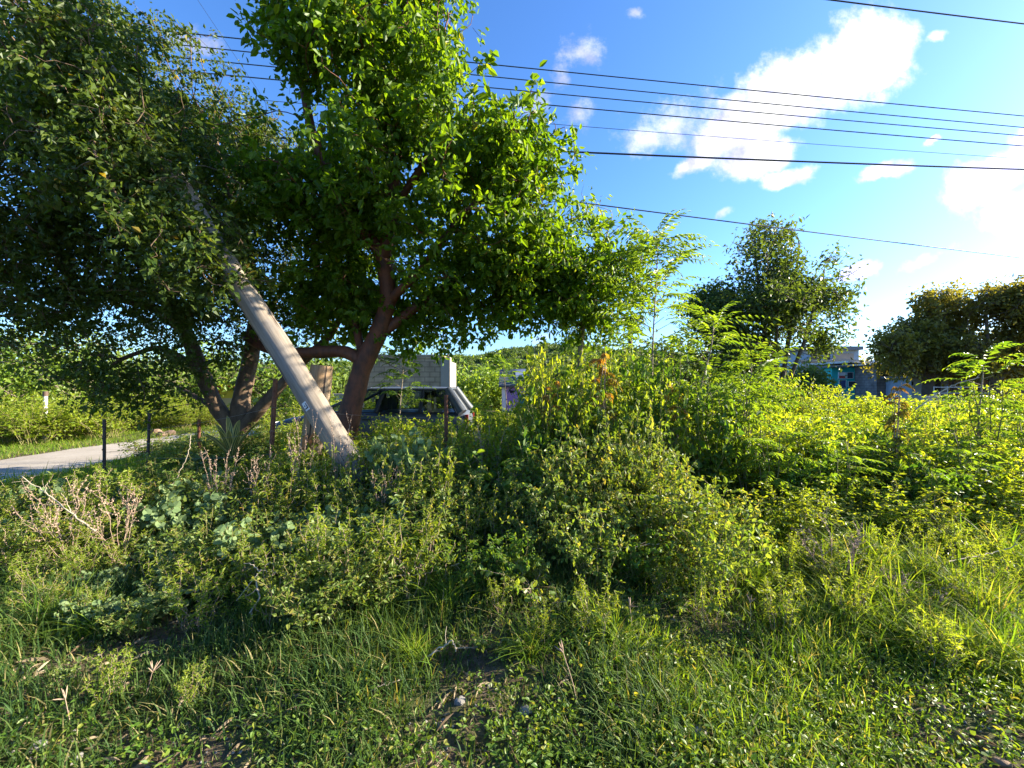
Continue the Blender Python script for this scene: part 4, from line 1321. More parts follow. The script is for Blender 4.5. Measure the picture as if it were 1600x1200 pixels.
for (px, Y, top, k) in [(1300, 3.1, 840, 'spindly'), (1370, 3.0, 870, 'upright'), (1340, 3.4, 830, 'spindly'), (1430, 2.8, 930, 'spindly'), (1410, 3.2, 880, 'upright'), (1480, 2.6, 990, 'spindly'), (1320, 2.75, 930, 'upright'),
                        (1500, 2.9, 960, 'upright'), (1260, 3.2, 880, 'spindly'), (1290, 3.35, 835, 'upright'), (1330, 3.2, 845, 'upright'), (1360, 2.9, 900, 'upright'), (1395, 3.0, 890, 'upright'), (1420, 2.65, 960, 'upright'),
                        (1450, 3.0, 910, 'upright'), (1470, 2.75, 960, 'upright'), (1520, 2.6, 1000, 'upright'), (1550, 2.5, 1030, 'upright'), (1350, 2.65, 950, 'upright'), (1300, 2.95, 890, 'upright'),
                        (1400, 2.5, 1000, 'upright'), (1460, 2.4, 1030, 'upright'), (1560, 2.8, 980, 'upright'), (1275, 2.8, 930, 'upright'), (1580, 2.35, 1050, 'upright')]:
    px_plant('mound_weed', kind(k), px, Y, top, .95, 'yellow-green weed growing through the sunlit grassy mound at lower right', 'weed', 'weeds of the sunlit mound', .7)

# low weeds through the front grass
for (x, y) in jitter_grid(lambda y: .7, lambda y: 1.25 * y, 2.35, 4.1, .42, lambda x, y: rng.random() < .62):
    plant('low_weed', kind(('upright', 'sprawl', 'upright')[int(rng.integers(0, 3))]), x, y, 'low leafy weed in the sunlit grass at lower right', 'weed', 'low weeds in the sunlit grass', rng.uniform(.4, .6))
for (x, y) in jitter_grid(lambda y: -1.2 * y, lambda y: .7, 2.0, 3.05, .4, lambda x, y: rng.random() < .26):
    plant('low_weed', kind(('upright', 'sprawl', 'upright')[int(rng.integers(0, 3))]), x, y, 'low leafy weed in the shaded grass at lower left and centre', 'weed', 'low weeds in the shaded grass', rng.uniform(.28, .4))

# striped agave between the stems of the spreading tree
t = thing('striped_agave', 'agave with yellow-striped leaves between the stems of the spreading tree', 'agave', at(362, 690, 7.4) * [1, 1, 0])
r2 = np.random.default_rng(8)
mb = MB()
o0 = np.array([*at(362, 690, 7.0)[:2], .3])
for k in range(11):
    az, el = k * 2.4, r2.uniform(.9, 1.4)
    d = np.array([math.cos(az) * math.cos(el), math.sin(az) * math.cos(el), math.sin(el)])
    ln, wd = r2.uniform(.75, 1.15), r2.uniform(.09, .13)
    side = nrm(np.cross(d, UP))
    m = 9
    tt = np.linspace(0, 1, m)
    cen_ = o0 + d * (tt * ln)[:, None] - UP * (.28 * ln * tt ** 2.5)[:, None]
    wv = wd * np.sin(PI * np.clip(.22 + .78 * tt, 0, 1)) ** .7
    for st in range(8):     # lengthwise bands of colour, slightly channelled
        a0, a1 = st / 4 - 1, (st + 1) / 4 - 1
        nrmv = nrm(np.cross(side, d))
        lo = cen_ + side * (wv * a0 * .5)[:, None] + nrmv * (.25 * wv * a0 ** 2)[:, None]
        hi = cen_ + side * (wv * a1 * .5)[:, None] + nrmv * (.25 * wv * a1 ** 2)[:, None]
        V = np.concatenate([lo, hi])
        i = np.arange(m - 1)
        mb.add(V, np.stack([i, i + 1, m + i + 1, m + i], 1), 0, .88 if st in (0, 1, 3, 5, 7) else 0.0, True)
mb.build('leaves', M['agave_leaf'], t)

# ---- bare sticks and seed heads
def stick(name, label, pts, r0, r1, mat='bare_stick', twigs=()):
    """thin knobbly stick with short broken side twigs"""
    r2 = np.random.default_rng(len(label) * 7)
    mb = MB()
    p = smooth_path(pts, 7)
    p[1:-1] += r2.normal(0, .0045, p[1:-1].shape)
    tube(mb, p, np.linspace(r0, r1, len(p)) * r2.uniform(.8, 1.25, len(p)), 6)
    for k in range(max(3, len(p) // 7)):
        i = r2.integers(2, len(p) - 1)
        d = nrm(p[i] - p[i - 1]) + r2.normal(0, .6, 3)
        ln_ = r2.uniform(.03, .11)
        q = p[i] + d * np.array([[0], [.5], [1]]) * ln_ + r2.normal(0, .004, (3, 3))
        tube(mb, q, [r1 * .7, r1 * .55, r1 * .35], 4)
    for (i, e, r) in twigs:
        q = smooth_path([pts[i], (np.array(pts[i]) + e) / 2 + [0, 0, .02], e], 5)
        q[1:] += r2.normal(0, .003, q[1:].shape)
        tube(mb, q, np.linspace(r, r * .5, len(q)), 5)
    o = mb.build(name, M[mat], origin=pts[0])
    tag(o, label, 'stick')
    return o


stick('crooked_stick', 'crooked bare stick curving down out of the weeds with a leaf tuft at its tip', P_((470, 905, 2.9), (440, 895, 2.85), (405, 893, 2.8), (402, 915, 2.75), (404, 938, 2.7), (390, 958, 2.65)), .004, .0055,
      twigs=((2, at(380, 880, 2.85), .004), (2, at(430, 880, 2.8), .004)))
stick('fallen_stick', 'pale broken stick lying in the shaded front grass', P_((500, 1062, 2.15), (530, 1080, 2.1), (560, 1085, 2.08), (590, 1075, 2.1), (625, 1062, 2.15)), .0045, .003)
stick('arching_stick', 'long thin stick arching up from the shaded grass into the weeds', P_((520, 940, 2.8), (560, 915, 2.85), (610, 902, 2.9), (670, 895, 3.0), (730, 875, 3.1)), .004, .003)
stick('dry_branch', 'pale dry branch leaning out over the grass at right', P_((1480, 878, 3.2), (1520, 870, 3.25), (1560, 862, 3.3), (1590, 850, 3.3)), .0045, .003, twigs=((1, at(1500, 905, 3.1), .003),))
stick('dry_branch', 'thin dry branch low in the dark hollow of the middle shrubs', P_((870, 855, 3.1), (930, 858, 3.1), (980, 856, 3.15), (1030, 850, 3.2)), .0035, .0025)
stick('hooked_stick', 'small hooked stick with drooping leaf tip in the shaded front grass', P_((655, 1035, 2.3), (690, 1010, 2.3), (708, 1004, 2.3), (712, 1018, 2.3)), .004, .003)
stick('dead_stem', 'bare grey stem leaning left out of the dry stalks at the far left', P_((150, 830, 3.4), (110, 800, 3.4), (70, 770, 3.4), (35, 745, 3.4)), .006, .003, twigs=((1, at(95, 770, 3.4), .003), (2, at(78, 750, 3.4), .003)))
stick('dead_stem', 'bare curved stem rising in front of the dark steel posts', P_((268, 760, 4.4), (285, 730, 4.4), (296, 700, 4.4), (298, 680, 4.4)), .004, .003)
stick('dead_stem', 'bare stem slanting up in front of the low pale wall', P_((1430, 640, 5.5), (1470, 612, 5.5), (1500, 598, 5.5), (1530, 590, 5.5)), .008, .005)


def seedhead(px0, py0, px1, py1, Y, label):
    a, b = at(px0, py0, Y), at(px1, py1, Y)
    mb = MB()
    p = smooth_path([a, (a + b) / 2 + [.01, 0, 0], b], 5)
    tube(mb, p, .0018, 4)
    r2 = np.random.default_rng(int(px0 + py0))
    for k in range(6):
        d = nrm(nrm(b - a) + r2.normal(0, .35, 3))
        tube(mb, [b, b + d * .03, b + d * .055], [.0022, .003, .001], 4)
    o = mb.build('seed_head', M['pink_stalk'], origin=a)
    tag(o, label, 'grass stalk', 'finger grass seed heads')


seedhead(112, 1180, 102, 1092, 1.9, 'finger-like seed head standing at the lower left corner')
seedhead(212, 1120, 238, 1050, 2.1, 'finger-like seed head right of the one in the lower left corner')
seedhead(985, 1000, 984, 948, 2.5, 'finger-like orange seed head in the lit front weed')
seedhead(1170, 985, 1172, 942, 2.7, 'reddish seed head in the grass of the clearing')
seedhead(905, 1120, 880, 1020, 2.0, 'tall thin seed head at the bottom centre')

# ---- stones
def stone(px, py, r, label, mat, seed):
    Y = 1.6 * F / (py - 600)
    x = (px - 800) / F * Y
    import bmesh
    bm = bmesh.new()
    bmesh.ops.create_icosphere(bm, subdivisions=3, radius=1)
    r2 = np.random.default_rng(seed)
    ax = nrm(r2.normal(0, 1, (7, 3)))
    of = r2.uniform(.55, .95, 7)
    for v in bm.verts:
        c = np.array(v.co)
        for a_, o_ in zip(ax, of):
            d = np.dot(c, a_)
            if d > o_:
                c = c - a_ * (d - o_) * .85
        v.co = c * [r, r * .8, r * .55]
    me = bpy.data.meshes.new('stone')
    bm.to_mesh(me)
    bm.free()
    me.materials.append(M[mat])
    o = bpy.data.objects.new('stone', me)
    COL.objects.link(o)
    o.location = (x, Y, ground_z(x, Y) + r * .25)
    o.rotation_euler = (0, 0, seed)
    tag(o, label, 'stone')


stone(718, 1096, .035, 'pale grey angular stone on the bare soil at bottom centre', 'stone', 1)
stone(688, 1136, .028, 'small tan stone left of the tuft at bottom centre', 'tan_stone', 2)
stone(822, 1118, .036, 'dark grey stone half hidden in the grass at bottom centre', 'stone', 3)
stone(58, 1166, .035, 'pale stone lying at the lower left corner', 'stone', 4)
stone(122, 1172, .022, 'smaller pale stone beside the one in the lower left corner', 'stone', 5)
stone(1092, 1152, .04, 'grey stone in the weeds right of bottom centre', 'stone', 6)
stone(1012, 880, .05, 'rounded brown stone in the dark hollow under the middle shrubs', 'tan_stone', 7)
stone(1470, 1095, .03, 'small brown stone in the sunlit grass at lower right', 'tan_stone', 8)
stone(1566, 1185, .03, 'small tan stone on the bare soil in the bottom right corner', 'tan_stone', 9)
stone(620, 1168, .02, 'little tan pebble at the bottom edge left of centre', 'tan_stone', 10)
# ================================================================== POLES, FENCE, WIRES
def pole(name, label, p0, p1, r0, r1, mat, category, n=20):
    """round timber along its own z axis so the grain follows it; slightly irregular"""
    p0, p1 = np.asarray(p0, float), np.asarray(p1, float)
    d = p1 - p0
    ln = np.linalg.norm(d)
    t = thing(name, label, category, p0)
    from mathutils import Vector
    t.rotation_euler = Vector(d).to_track_quat('Z', 'Y').to_euler()
    r2 = np.random.default_rng(int(ln * 1000))
    m = int(ln / .12) + 3
    z = np.linspace(0, ln, m)
    mb = MB()
    pts = np.stack([.006 * np.sin(z * 1.7), .006 * np.cos(z * 2.3), z], 1)
    tube(mb, pts, np.linspace(r0, r1, m) * (1 + .012 * np.sin(z * 5)), n, 0)
    o = bpy.data.objects.new('shaft', mb.mesh('shaft', M[mat]))
    COL.objects.link(o)
    o.parent = t
    return t, d / ln, ln


base = at(556, 735, 4.95)
topp = at(72, -40, 5.65)
base = base + (base - topp) / np.linalg.norm(base - topp) * 1.0
t, dd, ln = pole('leaning_pole', 'long grey timber pole leaning left into the dark tree crown', base, topp, .158, .112, 'pole_wood', 'utility pole')
# metal tag nailed to the pole, facing the road
zt = float(np.dot(at(478, 638, 4.95) - base, dd))
mb = MB()
from mathutils import Matrix
Rm = np.array(t.rotation_euler.to_matrix())
q = Rm.T @ nrm(np.array([-.25, -1, -.1]))
a0 = math.atan2(q[1], q[0])
rr = .158 + (.112 - .158) * zt / ln
V = []
for k in range(5):
    a = a0 + (k / 4 - .5) * .42
    for zz in (zt - .055, zt + .055):
        V.append([math.cos(a) * (rr + .006), math.sin(a) * (rr + .006), zz])
mb.add(V, [[2 * k, 2 * k + 2, 2 * k + 3, 2 * k + 1] for k in range(4)], 0, .5, True)
V2 = np.array(V); V2[:, :2] *= (rr + .002) / (rr + .006)
o = bpy.data.objects.new('tag', mb.mesh('tag', M['aluminium']))
COL.objects.link(o); o.parent = t
for (za, zb, aa, ab) in ((-.034, -.02, -.15, .17), (-.02, .036, .1, .16), (.0, .016, -.08, .0)):
    mk = MB()
    Vm = []
    for a in (a0 + aa, a0 + ab):
        for zz in (zt + za, zt + zb):
            Vm.append([math.cos(a) * (rr + .009), math.sin(a) * (rr + .009), zz])
    mk.add(Vm, [[0, 2, 3, 1]])
    m_ = bpy.data.objects.new('tag_mark', mk.mesh('tag_mark', M['black_plastic']))
    COL.objects.link(m_); m_.parent = o

b2, t2 = at(476, 760, 5.75), at(503, 571, 5.75)
b2[2] = -.1
t, dd2, ln2 = pole('stub_post', 'short thick cut timber post standing behind the leaning pole', b2, t2, .165, .148, 'stub_wood', 'post')
mb = MB()
zc = float(np.dot(at(484, 690, 5.75) - b2, dd2))
V = []
for k in range(6):
    a = -PI / 2 + (k / 5 - .5) * .8
    for j, zz in enumerate((zc - .09 - .03 * (k % 2), zc + .06 + .05 * ((k * 7) % 3))):
        V.append([math.cos(a) * .171, math.sin(a) * .171, zz])
q = np.array(t.rotation_euler.to_matrix()).T @ np.array([0, -1, 0.])
a1 = math.atan2(q[1], q[0]) + PI / 2
V = np.array(V) @ np.array([[math.cos(a1), math.sin(a1), 0], [-math.sin(a1), math.cos(a1), 0], [0, 0, 1]])
mb.add(V, [[2 * k, 2 * k + 2, 2 * k + 3, 2 * k + 1] for k in range(5)], 0, .5, True)  # thin curved orange patch with uneven edges, laid on the lower front of the post
o = bpy.data.objects.new('splintered_patch', mb.mesh('splintered_patch', M['raw_wood']))
COL.objects.link(o); o.parent = t
o['label'] = 'orange patch on the lower front of the post'

# ---- wire fence: five steel posts and three strands
fence = thing('wire_fence', 'low wire fence with thin rusty and black steel posts below the trees', 'fence', at(425, 725, 5.6) * [1, 1, 0])
posts = [((163, 5.95), 655, 'black_steel', .02, (0.0, 0)), ((229, 6.6), 645, 'black_steel', .02, (.05, 0)), ((419, 5.6), 592, 'rust', .03, (.1, 0)), ((697, 6.0), 617, 'rust', .03, (0, 0)), ((311, 7.6), 655, 'rust', .026, (0, 0))]
tops = []
for (px, Y), py, mt, r, (lx, ly) in posts:
    b = at(px, 700, Y); b[2] = -.1
    e = at(px, py, Y) + [lx, ly, 0]
    mb = MB()
    tube(mb, np.linspace(b, e, 8), r, 6)
    for k in range(5):      # studs on the post face
        c = b + (e - b) * (.35 + .14 * k)
        box(mb, c + [0, -r, 0], (.018, .018, .02))
    o = mb.build('post', M[mt], fence)
    o['label'] = 'rusty steel post' if mt == 'rust' else 'black steel post'
    tops.append((b, e))
order = [0, 1, 2, 3]
for k, f in enumerate((.42, .6, .78)):
    mb = MB()
    pts = []
    for a, b in zip(order[:-1], order[1:]):
        p, q = tops[a][0] + (tops[a][1] - tops[a][0]) * f, tops[b][0] + (tops[b][1] - tops[b][0]) * f
        for u in np.linspace(0, 1, 12, endpoint=False):
            pts.append(p + (q - p) * u - UP * .035 * math.sin(PI * u))
    pts.append(tops[3][0] + (tops[3][1] - tops[3][0]) * f)
    pts = np.array(pts) - [0, .03, 0]
    tube(mb, pts, .0022, 4)
    for q in pts[2::3]:
        tube(mb, [q + [-.012, 0, -.015], q + [.012, 0, .015]], .0016, 3)
    mb.build('wire', M['wire'], fence)

# ---- overhead lines
def cable(label, a, b, r, t0=-.35, t1=1.5, sag=.25, mat='cable', name='power_line', cat='power line', group='overhead lines'):
    a, b = np.array(a), np.array(b)
    u = np.linspace(t0, t1, 60)
    s = (u - t0) / (t1 - t0)
    pts = a + (b - a) * u[:, None]
    pts[:, 2] -= sag * 4 * s * (1 - s) - sag * 4 * ((0 - t0) / (t1 - t0)) * (1 - (0 - t0) / (t1 - t0)) * .0
    k0 = (0 - t0) / (t1 - t0)
    pts[:, 2] += sag * 4 * k0 * (1 - k0)
    mb = MB()
    tube(mb, pts, r, 5)
    o = mb.build(name, M[mat], origin=pts[0])
    tag(o, label, cat, group)


cable('uppermost of the four evenly spaced dark power lines across the sky', at(245, 47, 8.9), at(1600, 180, 11.6), .0125, sag=.12)
cable('second from the top of the four evenly spaced power lines', at(280, 70, 8.9), at(1600, 198, 11.6), .0115, sag=.12)
cable('third from the top of the four evenly spaced power lines', at(300, 92, 8.9), at(1600, 211, 11.6), .0115, sag=.12)
cable('lowest of the four evenly spaced power lines', at(340, 116, 8.9), at(1600, 227, 11.6), .0125, sag=.12)
cable('faint thin line between the four power lines and the thick black cable', at(815, 190, 10), at(1530, 245, 11.6), .006, -.9, 1.5, .1)
cable('thick black cable crossing the large white cloud', at(865, 236, 9.3), at(1600, 267, 10.8), .021, -1.0, 1.5, .12)
cable('lowest single line, sloping down to the right over the airy-topped tree', at(880, 313, 8.8), at(1600, 405, 12), .014, -1.0, 1.5, .12)
cable('single line cutting the top right corner of the sky', at(1300, 0, 6.5), at(1600, 37, 7.3), .0115, -1.4, 2.5, .05)
gl = 'guy wires beside the dark tree'
cable('left one of two hair-thin stays slanting down into the dark tree', at(182, 0, 7.2), at(290, 88, 7.6), .003, -.6, 2.5, 0, name='stay_wire', cat='stay wire', group=gl)
cable('right one of two hair-thin stays slanting down into the gap between the two big trees', at(309, 0, 7.2), at(401, 138, 7.6), .003, -.6, 2.0, 0, name='stay_wire', cat='stay wire', group=gl)
cable('upper of two black cables seen through the gap in the dark crown', at(0, 128, 9), at(80, 196, 9.2), .014, -1, 3.0, 0, name='stay_wire', cat='stay wire', group=gl)
cable('lower of two black cables seen through the gap in the dark crown', at(0, 145, 9), at(66, 200, 9.2), .014, -1, 3.0, 0, name='stay_wire', cat='stay wire', group=gl)

# pale marker post across the road
t = thing('marker_post', 'pale marker post among the light green bushes beyond the road', 'post', at(71, 700, 11.6) * [1, 1, 0])
mb = MB(); b = at(71, 660, 11.6); b[2] = -.1
e = at(71, 619, 11.6)
tube(mb, [b, e], .045, 8); mb.build('shaft', M['galvanised'], t)
mb = MB(); tube(mb, [e + UP * .004, e + UP * .14], .058, 8); mb.build('cap', M['brown'], t)

# rubble at the road bend
rg = np.random.default_rng(17)
import bmesh
for k in range(4):
    c = np.array([-9.6 + rg.uniform(-.6, 1.2), 12.6 + rg.uniform(-.3, .9), 0])
    c[0] -= 2.0
    bm = bmesh.new()
    bmesh.ops.create_icosphere(bm, subdivisions=2, radius=1)
    r_ = rg.uniform(.1, .2)
    ax = nrm(rg.normal(0, 1, (6, 3)))
    for v in bm.verts:
        q = np.array(v.co)
        for a_ in ax:
            d = np.dot(q, a_)
            if d > .65:
                q = q - a_ * (d - .65)
        v.co = q * [r_, r_ * .8, r_ * .7]
    me = bpy.data.meshes.new('rubble_stone'); bm.to_mesh(me); bm.free(); me.materials.append(M['tan_stone'])
    o = bpy.data.objects.new('rubble_stone', me); COL.objects.link(o)
    o.location = (c[0], c[1], r_ * .4)
    tag(o, 'pale rubble stone heaped at the edge of the road beyond the fence', 'stone', 'rubble by the road')

# ================================================================== CAR
def make_car():
    YC = 10.05
    t = thing('parked_car', 'dark blue-grey estate car parked behind the red-trunked tree', 'car', (-3.05, YC, 0))
    # lower body: lofted sections
    st = [(-5.30, .42, .66, .62), (-5.22, .30, .74, .76), (-4.9, .24, .82, .82), (-4.5, .22, .88, .84), (-4.1, .22, .93, .845), (-3.4, .22, .95, .85), (-2.4, .22, .96, .85),
          (-1.5, .24, .97, .845), (-1.05, .30, .97, .83), (-.86, .36, .95, .79), (-.80, .44, .80, .72)]
    V = []
    for (x, zb, zt, w) in st:
        h = zt - zb
        ring = [(-w * .86, zb), (-w * .98, zb + h * .16), (-w, zb + h * .5), (-w * .985, zb + h * .8), (-w * .9, zt - .015), (-w * .5, zt + .012), (w * .5, zt + .012), (w * .9, zt - .015), (w * .985, zb + h * .8),
                (w, zb + h * .5), (w * .98, zb + h * .16), (w * .86, zb)]
        V += [[x, YC + y, z] for y, z in ring]
    n = 12
    k = np.arange(n); k2 = (k + 1) % n
    mb = MB()
    mb.add(V, np.concatenate([np.stack([i * n + k, (i + 1) * n + k, (i + 1) * n + k2, i * n + k2], 1) for i in range(len(st) - 1)]), 0, .5, True)
    mb.add(np.array(V[:n]), [list(range(n))]); mb.add(np.array(V[-n:]), [list(range(n))[::-1]])
    o = mb.build('body', M['car_paint'], t)
    sub = o.modifiers.new('round', 'SUBSURF'); sub.levels = sub.render_levels = 2
    # greenhouse outline at belt and at roof
    zb, zr = .955, 1.49
    belt = {'a': -4.12, 'b': -2.86, 'c': -1.86, 'd': -1.05, 'e': -.90}
    roof = {'a': -3.02, 'b': -2.70, 'c': -1.82, 'd': -1.32, 'e': -1.26}
    wb, wr = .80, .62

    def pt(key, up, side):
        return np.array([(roof if up else belt)[key], YC + side * (wr if up else wb), zr if up else zb])
    mb = MB()
    xs_ = np.linspace(-3.06, -1.22, 9)
    ys_ = np.linspace(-1, 1, 9)
    Vr = [[x, YC + y * (wr + .025), zr + .045 * (1 - y ** 4) * (1 - ((x + 2.14) / 1.05) ** 4 * .8)] for x in xs_ for y in ys_]
    i = (np.arange(8)[:, None] * 9 + np.arange(8)[None]).ravel()
    mb.add(Vr, np.stack([i, i + 9, i + 10, i + 1], 1), 0, .5, True)
    Vl = np.array(Vr) - [0, 0, .05]
    mb.add(Vl, np.stack([i, i + 1, i + 10, i + 9], 1), 0, .5, True)
    for s in (-1, 1):
        tube(mb, [[x, YC + s * (wr + .02), zr - .01] for x in xs_], .03, 8)
    tube(mb, [[-3.05, YC + y * wr, zr] for y in ys_], .03, 8)
    tube(mb, [[-1.25, YC + y * wr, zr] for y in ys_], .032, 8)
    mb.build('roof', M['car_paint'], t)
    for s in (-1, 1):
        for key, r, mt in (('a', .035, 'car_paint'), ('b', .05, 'black_plastic'), ('c', .045, 'black_plastic'), ('e', .1, 'car_paint')):
            mb = MB()
            tube(mb, np.linspace(pt(key, 0, s), pt(key, 1, s), 5), [r * 1.15, r, r, r, r * .9], 8)
            mb.build('pillar', M[mt], t)
        for k0, k1, gm in (('a', 'b', 'car_glass'), ('b', 'c', 'car_glass'), ('c', 'd', 'dark_glass')):
            mb = MB()
            q = [pt(k0, 0, s), pt(k1, 0, s), pt(k1, 1, s), pt(k0, 1, s)]
            mb.add(np.array(q) + [0, s * .012, 0], [[0, 1, 2, 3] if s < 0 else [3, 2, 1, 0]])
            mb.build('side_window', M[gm], t)
            mb = MB()
            for a, b in ((0, 1), (1, 2), (2, 3), (3, 0)):
                tube(mb, [q[a] + [0, s * .014, 0], q[b] + [0, s * .014, 0]], .012, 5)
            mb.build('window_frame', M['black_plastic'], t)
        for x in (-3.05, -1.95):
            mb = MB(); box(mb, (x, YC + s * .862, .80), (.17, .03, .035)); mb.build('door_handle', M['black_plastic'], t)
        mb = MB()
        tube(mb, [[-3.85, YC + s * .84, .97], [-3.84, YC + s * .97, 1.0]], .02, 6)
        box(mb, (-3.84, YC + s * .99, 1.02), (.09, .2, .13)); mb.build('wing_mirror', M['black_plastic'], t)
    mb = MB(); mb.add([pt('a', 0, -1), pt('a', 0, 1), pt('a', 1, 1), pt('a', 1, -1)] , [[0, 1, 2, 3]]); mb.build('windscreen', M['car_glass'], t)
    mb = MB(); mb.add([pt('e', 0, -1), pt('e', 0, 1), pt('e', 1, 1), pt('e', 1, -1)], [[3, 2, 1, 0]]); mb.build('rear_window', M['dark_glass'], t)
    for x in (-3.1, -2.05):
        for s in (-.4, .4):
            mb = MB()
            box(mb, (x, YC + s, .62), (.5, .5, .2)); box(mb, (x + .25, YC + s, .95), (.14, .48, .62)); box(mb, (x + .28, YC + s, 1.32), (.09, .26, .16))
            mb.build('seat', M['seat_cloth'], t)
    for x in (-4.45, -1.7):
        for s in (-1, 1):
            y = YC + s * .76
            mb = MB()
            a = np.linspace(0, 2 * PI, 33)[:-1]
            prof = [(.19, -.1), (.29, -.1), (.32, -.07), (.32, .07), (.29, .1), (.19, .1)]
            V = np.array([[x + r * math.cos(q), y + w, .31 + r * math.sin(q)] for (r, w) in prof for q in a])
            kk = np.arange(32); k2 = (kk + 1) % 32
            mb.add(V, np.concatenate([np.stack([j * 32 + kk, j * 32 + k2, (j + 1) * 32 + k2, (j + 1) * 32 + kk], 1) for j in range(5)]), 0, .5, True)
            w_ = mb.build('wheel', M['rubber'], t)
            mb = MB()
            for j in range(7):
                q = j * 2 * PI / 7
                tube(mb, [[x, y + s * .08, .31], [x + .19 * math.cos(q), y + s * .075, .31 + .19 * math.sin(q)]], .026, 6)
            V = np.array([[x + .19 * math.cos(q), y + s * .06 , .31 + .19 * math.sin(q)] for q in a])
            mb.add(V, [list(range(32))])
            mb.build('rim', M['alloy'], w_)
    for s in (-.58, .58):
        mb = MB(); box(mb, (-5.25, YC + s, .66), (.06, .3, .13)); mb.build('headlight', M['lamp_white'], t)
        mb = MB(); box(mb, (-.815, YC + s * 1.2, .78), (.07, .12, .24)); mb.build('tail_light', M['lamp_red'], t)
    for x in (-5.3, -.79):
        mb = MB(); tube(mb, [[x + (.12 if x < -3 else -.12), YC - .8, .45], [x, YC - .6, .45], [x, YC + .6, .45], [x + (.12 if x < -3 else -.12), YC + .8, .45]], .085, 8); mb.build('bumper', M['black_plastic'], t)

    t.location.x -= .22


make_car()

# ================================================================== BUILDINGS
def pxbox(mb, x0, x1, y0, y1, Y, depth, mat=0):
    a, b = at(x0, y1, Y), at(x1, y0, Y)
    box2(mb, (a[0], Y, min(a[2], b[2])), (b[0], Y + depth, max(a[2], b[2])), mat)


# concrete block building behind the car
Y = 17
t = thing('block_building', 'unfinished tan concrete block building behind the car', 'building', at(640, 600, Y) * [1, 1, 0])
mb = MB(); a, b = at(560, 560, Y), at(689, 560, Y)
box2(mb, (a[0], Y, -.1), (b[0], Y + 2.2, b[2])); mb.build('wall', M['tan_block'], t)
mb = MB(); box2(mb, (b[0], Y - .05, -.1), (b[0] + .38, Y + .38, b[2] + .05)); o = mb.build('corner_column', M['pale_plaster'], t)
mb = MB(); box2(mb, (b[0] + .005, Y + .385, -.1), (b[0] + .33, Y + 2.2, b[2] - .1)); mb.build('side_wall', M['pale_plaster'], t)
mb = MB(); box2(mb, (a[0] - .1, Y - .03, b[2] + .003), (b[0] - .003, Y + 2.2, b[2] + .16)); mb.build('ring_beam', M['tan_block'], t)
for k in range(3):
    mb = MB()
    for j in range(2):
        x = b[0] + .1 + j * .16
        tube(mb, [[x, Y + .08 + k * .1, b[2]], [x + .01, Y + .08 + k * .1, b[2] + .45]], .008, 5)
    mb.build('rebar', M['rust'], t)

# pale wall left of it
mb = MB(); a, b = at(508, 618, 16), at(545, 618, 16)
box2(mb, (a[0], 16, -.1), (b[0], 16.25, a[2])); 
o = mb.build('low_wall', M['blue_grey'], origin=(a[0], 16, 0)); tag(o, 'low pale grey wall right of the cut stub post', 'wall')
mb = MB(); box2(mb, (a[0] - .06, 15.95, a[2]), (b[0] + .06, 16.3, a[2] + .07)); mb.build('coping', M['pale_plaster'], o)

# purple hut
Y = 21
t = thing('purple_hut', 'small purple hut with dark sloping roof beyond the bushes', 'hut', at(805, 600, Y) * [1, 1, 0])
a, b = at(784, 608, Y), at(824, 608, Y)
mb = MB(); box2(mb, (a[0], Y, -.1), (b[0], Y + 1.6, a[2] + .12)); mb.build('wall', M['purple'], t)
mb = MB()
z0 = a[2] + .1
V = np.array([[a[0] - .15, Y - .25, z0], [b[0] + .12, Y - .25, z0 + .06], [b[0] + .12, Y + 1.9, z0 + .95], [a[0] - .15, Y + 1.9, z0 + .9]])
mb.add(np.concatenate([V, V + UP * .08]), [[3, 2, 1, 0], [4, 5, 6, 7], [0, 1, 5, 4], [1, 2, 6, 5], [2, 3, 7, 6], [3, 0, 4, 7]]); rf = mb.build('roof', M['dark_roof'], t)
mb = MB(); c = (V[1] + V[2]) / 2 + [-.4, 0, .13]
Vp = np.array([V[1] + [-.72, .4, .27], V[1] + [-.1, .4, .28], V[2] + [-.1, -.3, -.02], V[2] + [-.72, -.3, -.04]])
mb.add(np.concatenate([Vp, Vp + UP * .04]), [[3, 2, 1, 0], [4, 5, 6, 7], [0, 1, 5, 4], [1, 2, 6, 5], [2, 3, 7, 6], [3, 0, 4, 7]]); mb.build('panel', M['slate'], rf)
mb = MB(); box2(mb, (a[0] + .02, Y - .03, .0), (a[0] + .22, Y - .003, a[2] + .1)); mb.build('trim_board', M['white_paint'], t)
mb = MB(); box2(mb, (b[0] - .42, Y - .04, .0), (b[0] - .02, Y - .003, at(0, 617, Y)[2])); mb.build('door', M['teal'], t)
mb = MB(); box2(mb, (a[0] + .42, Y - .03, at(0, 614, Y)[2]), (a[0] + .62, Y - .003, at(0, 610, Y)[2])); mb.build('window', M['dark_opening'], t)

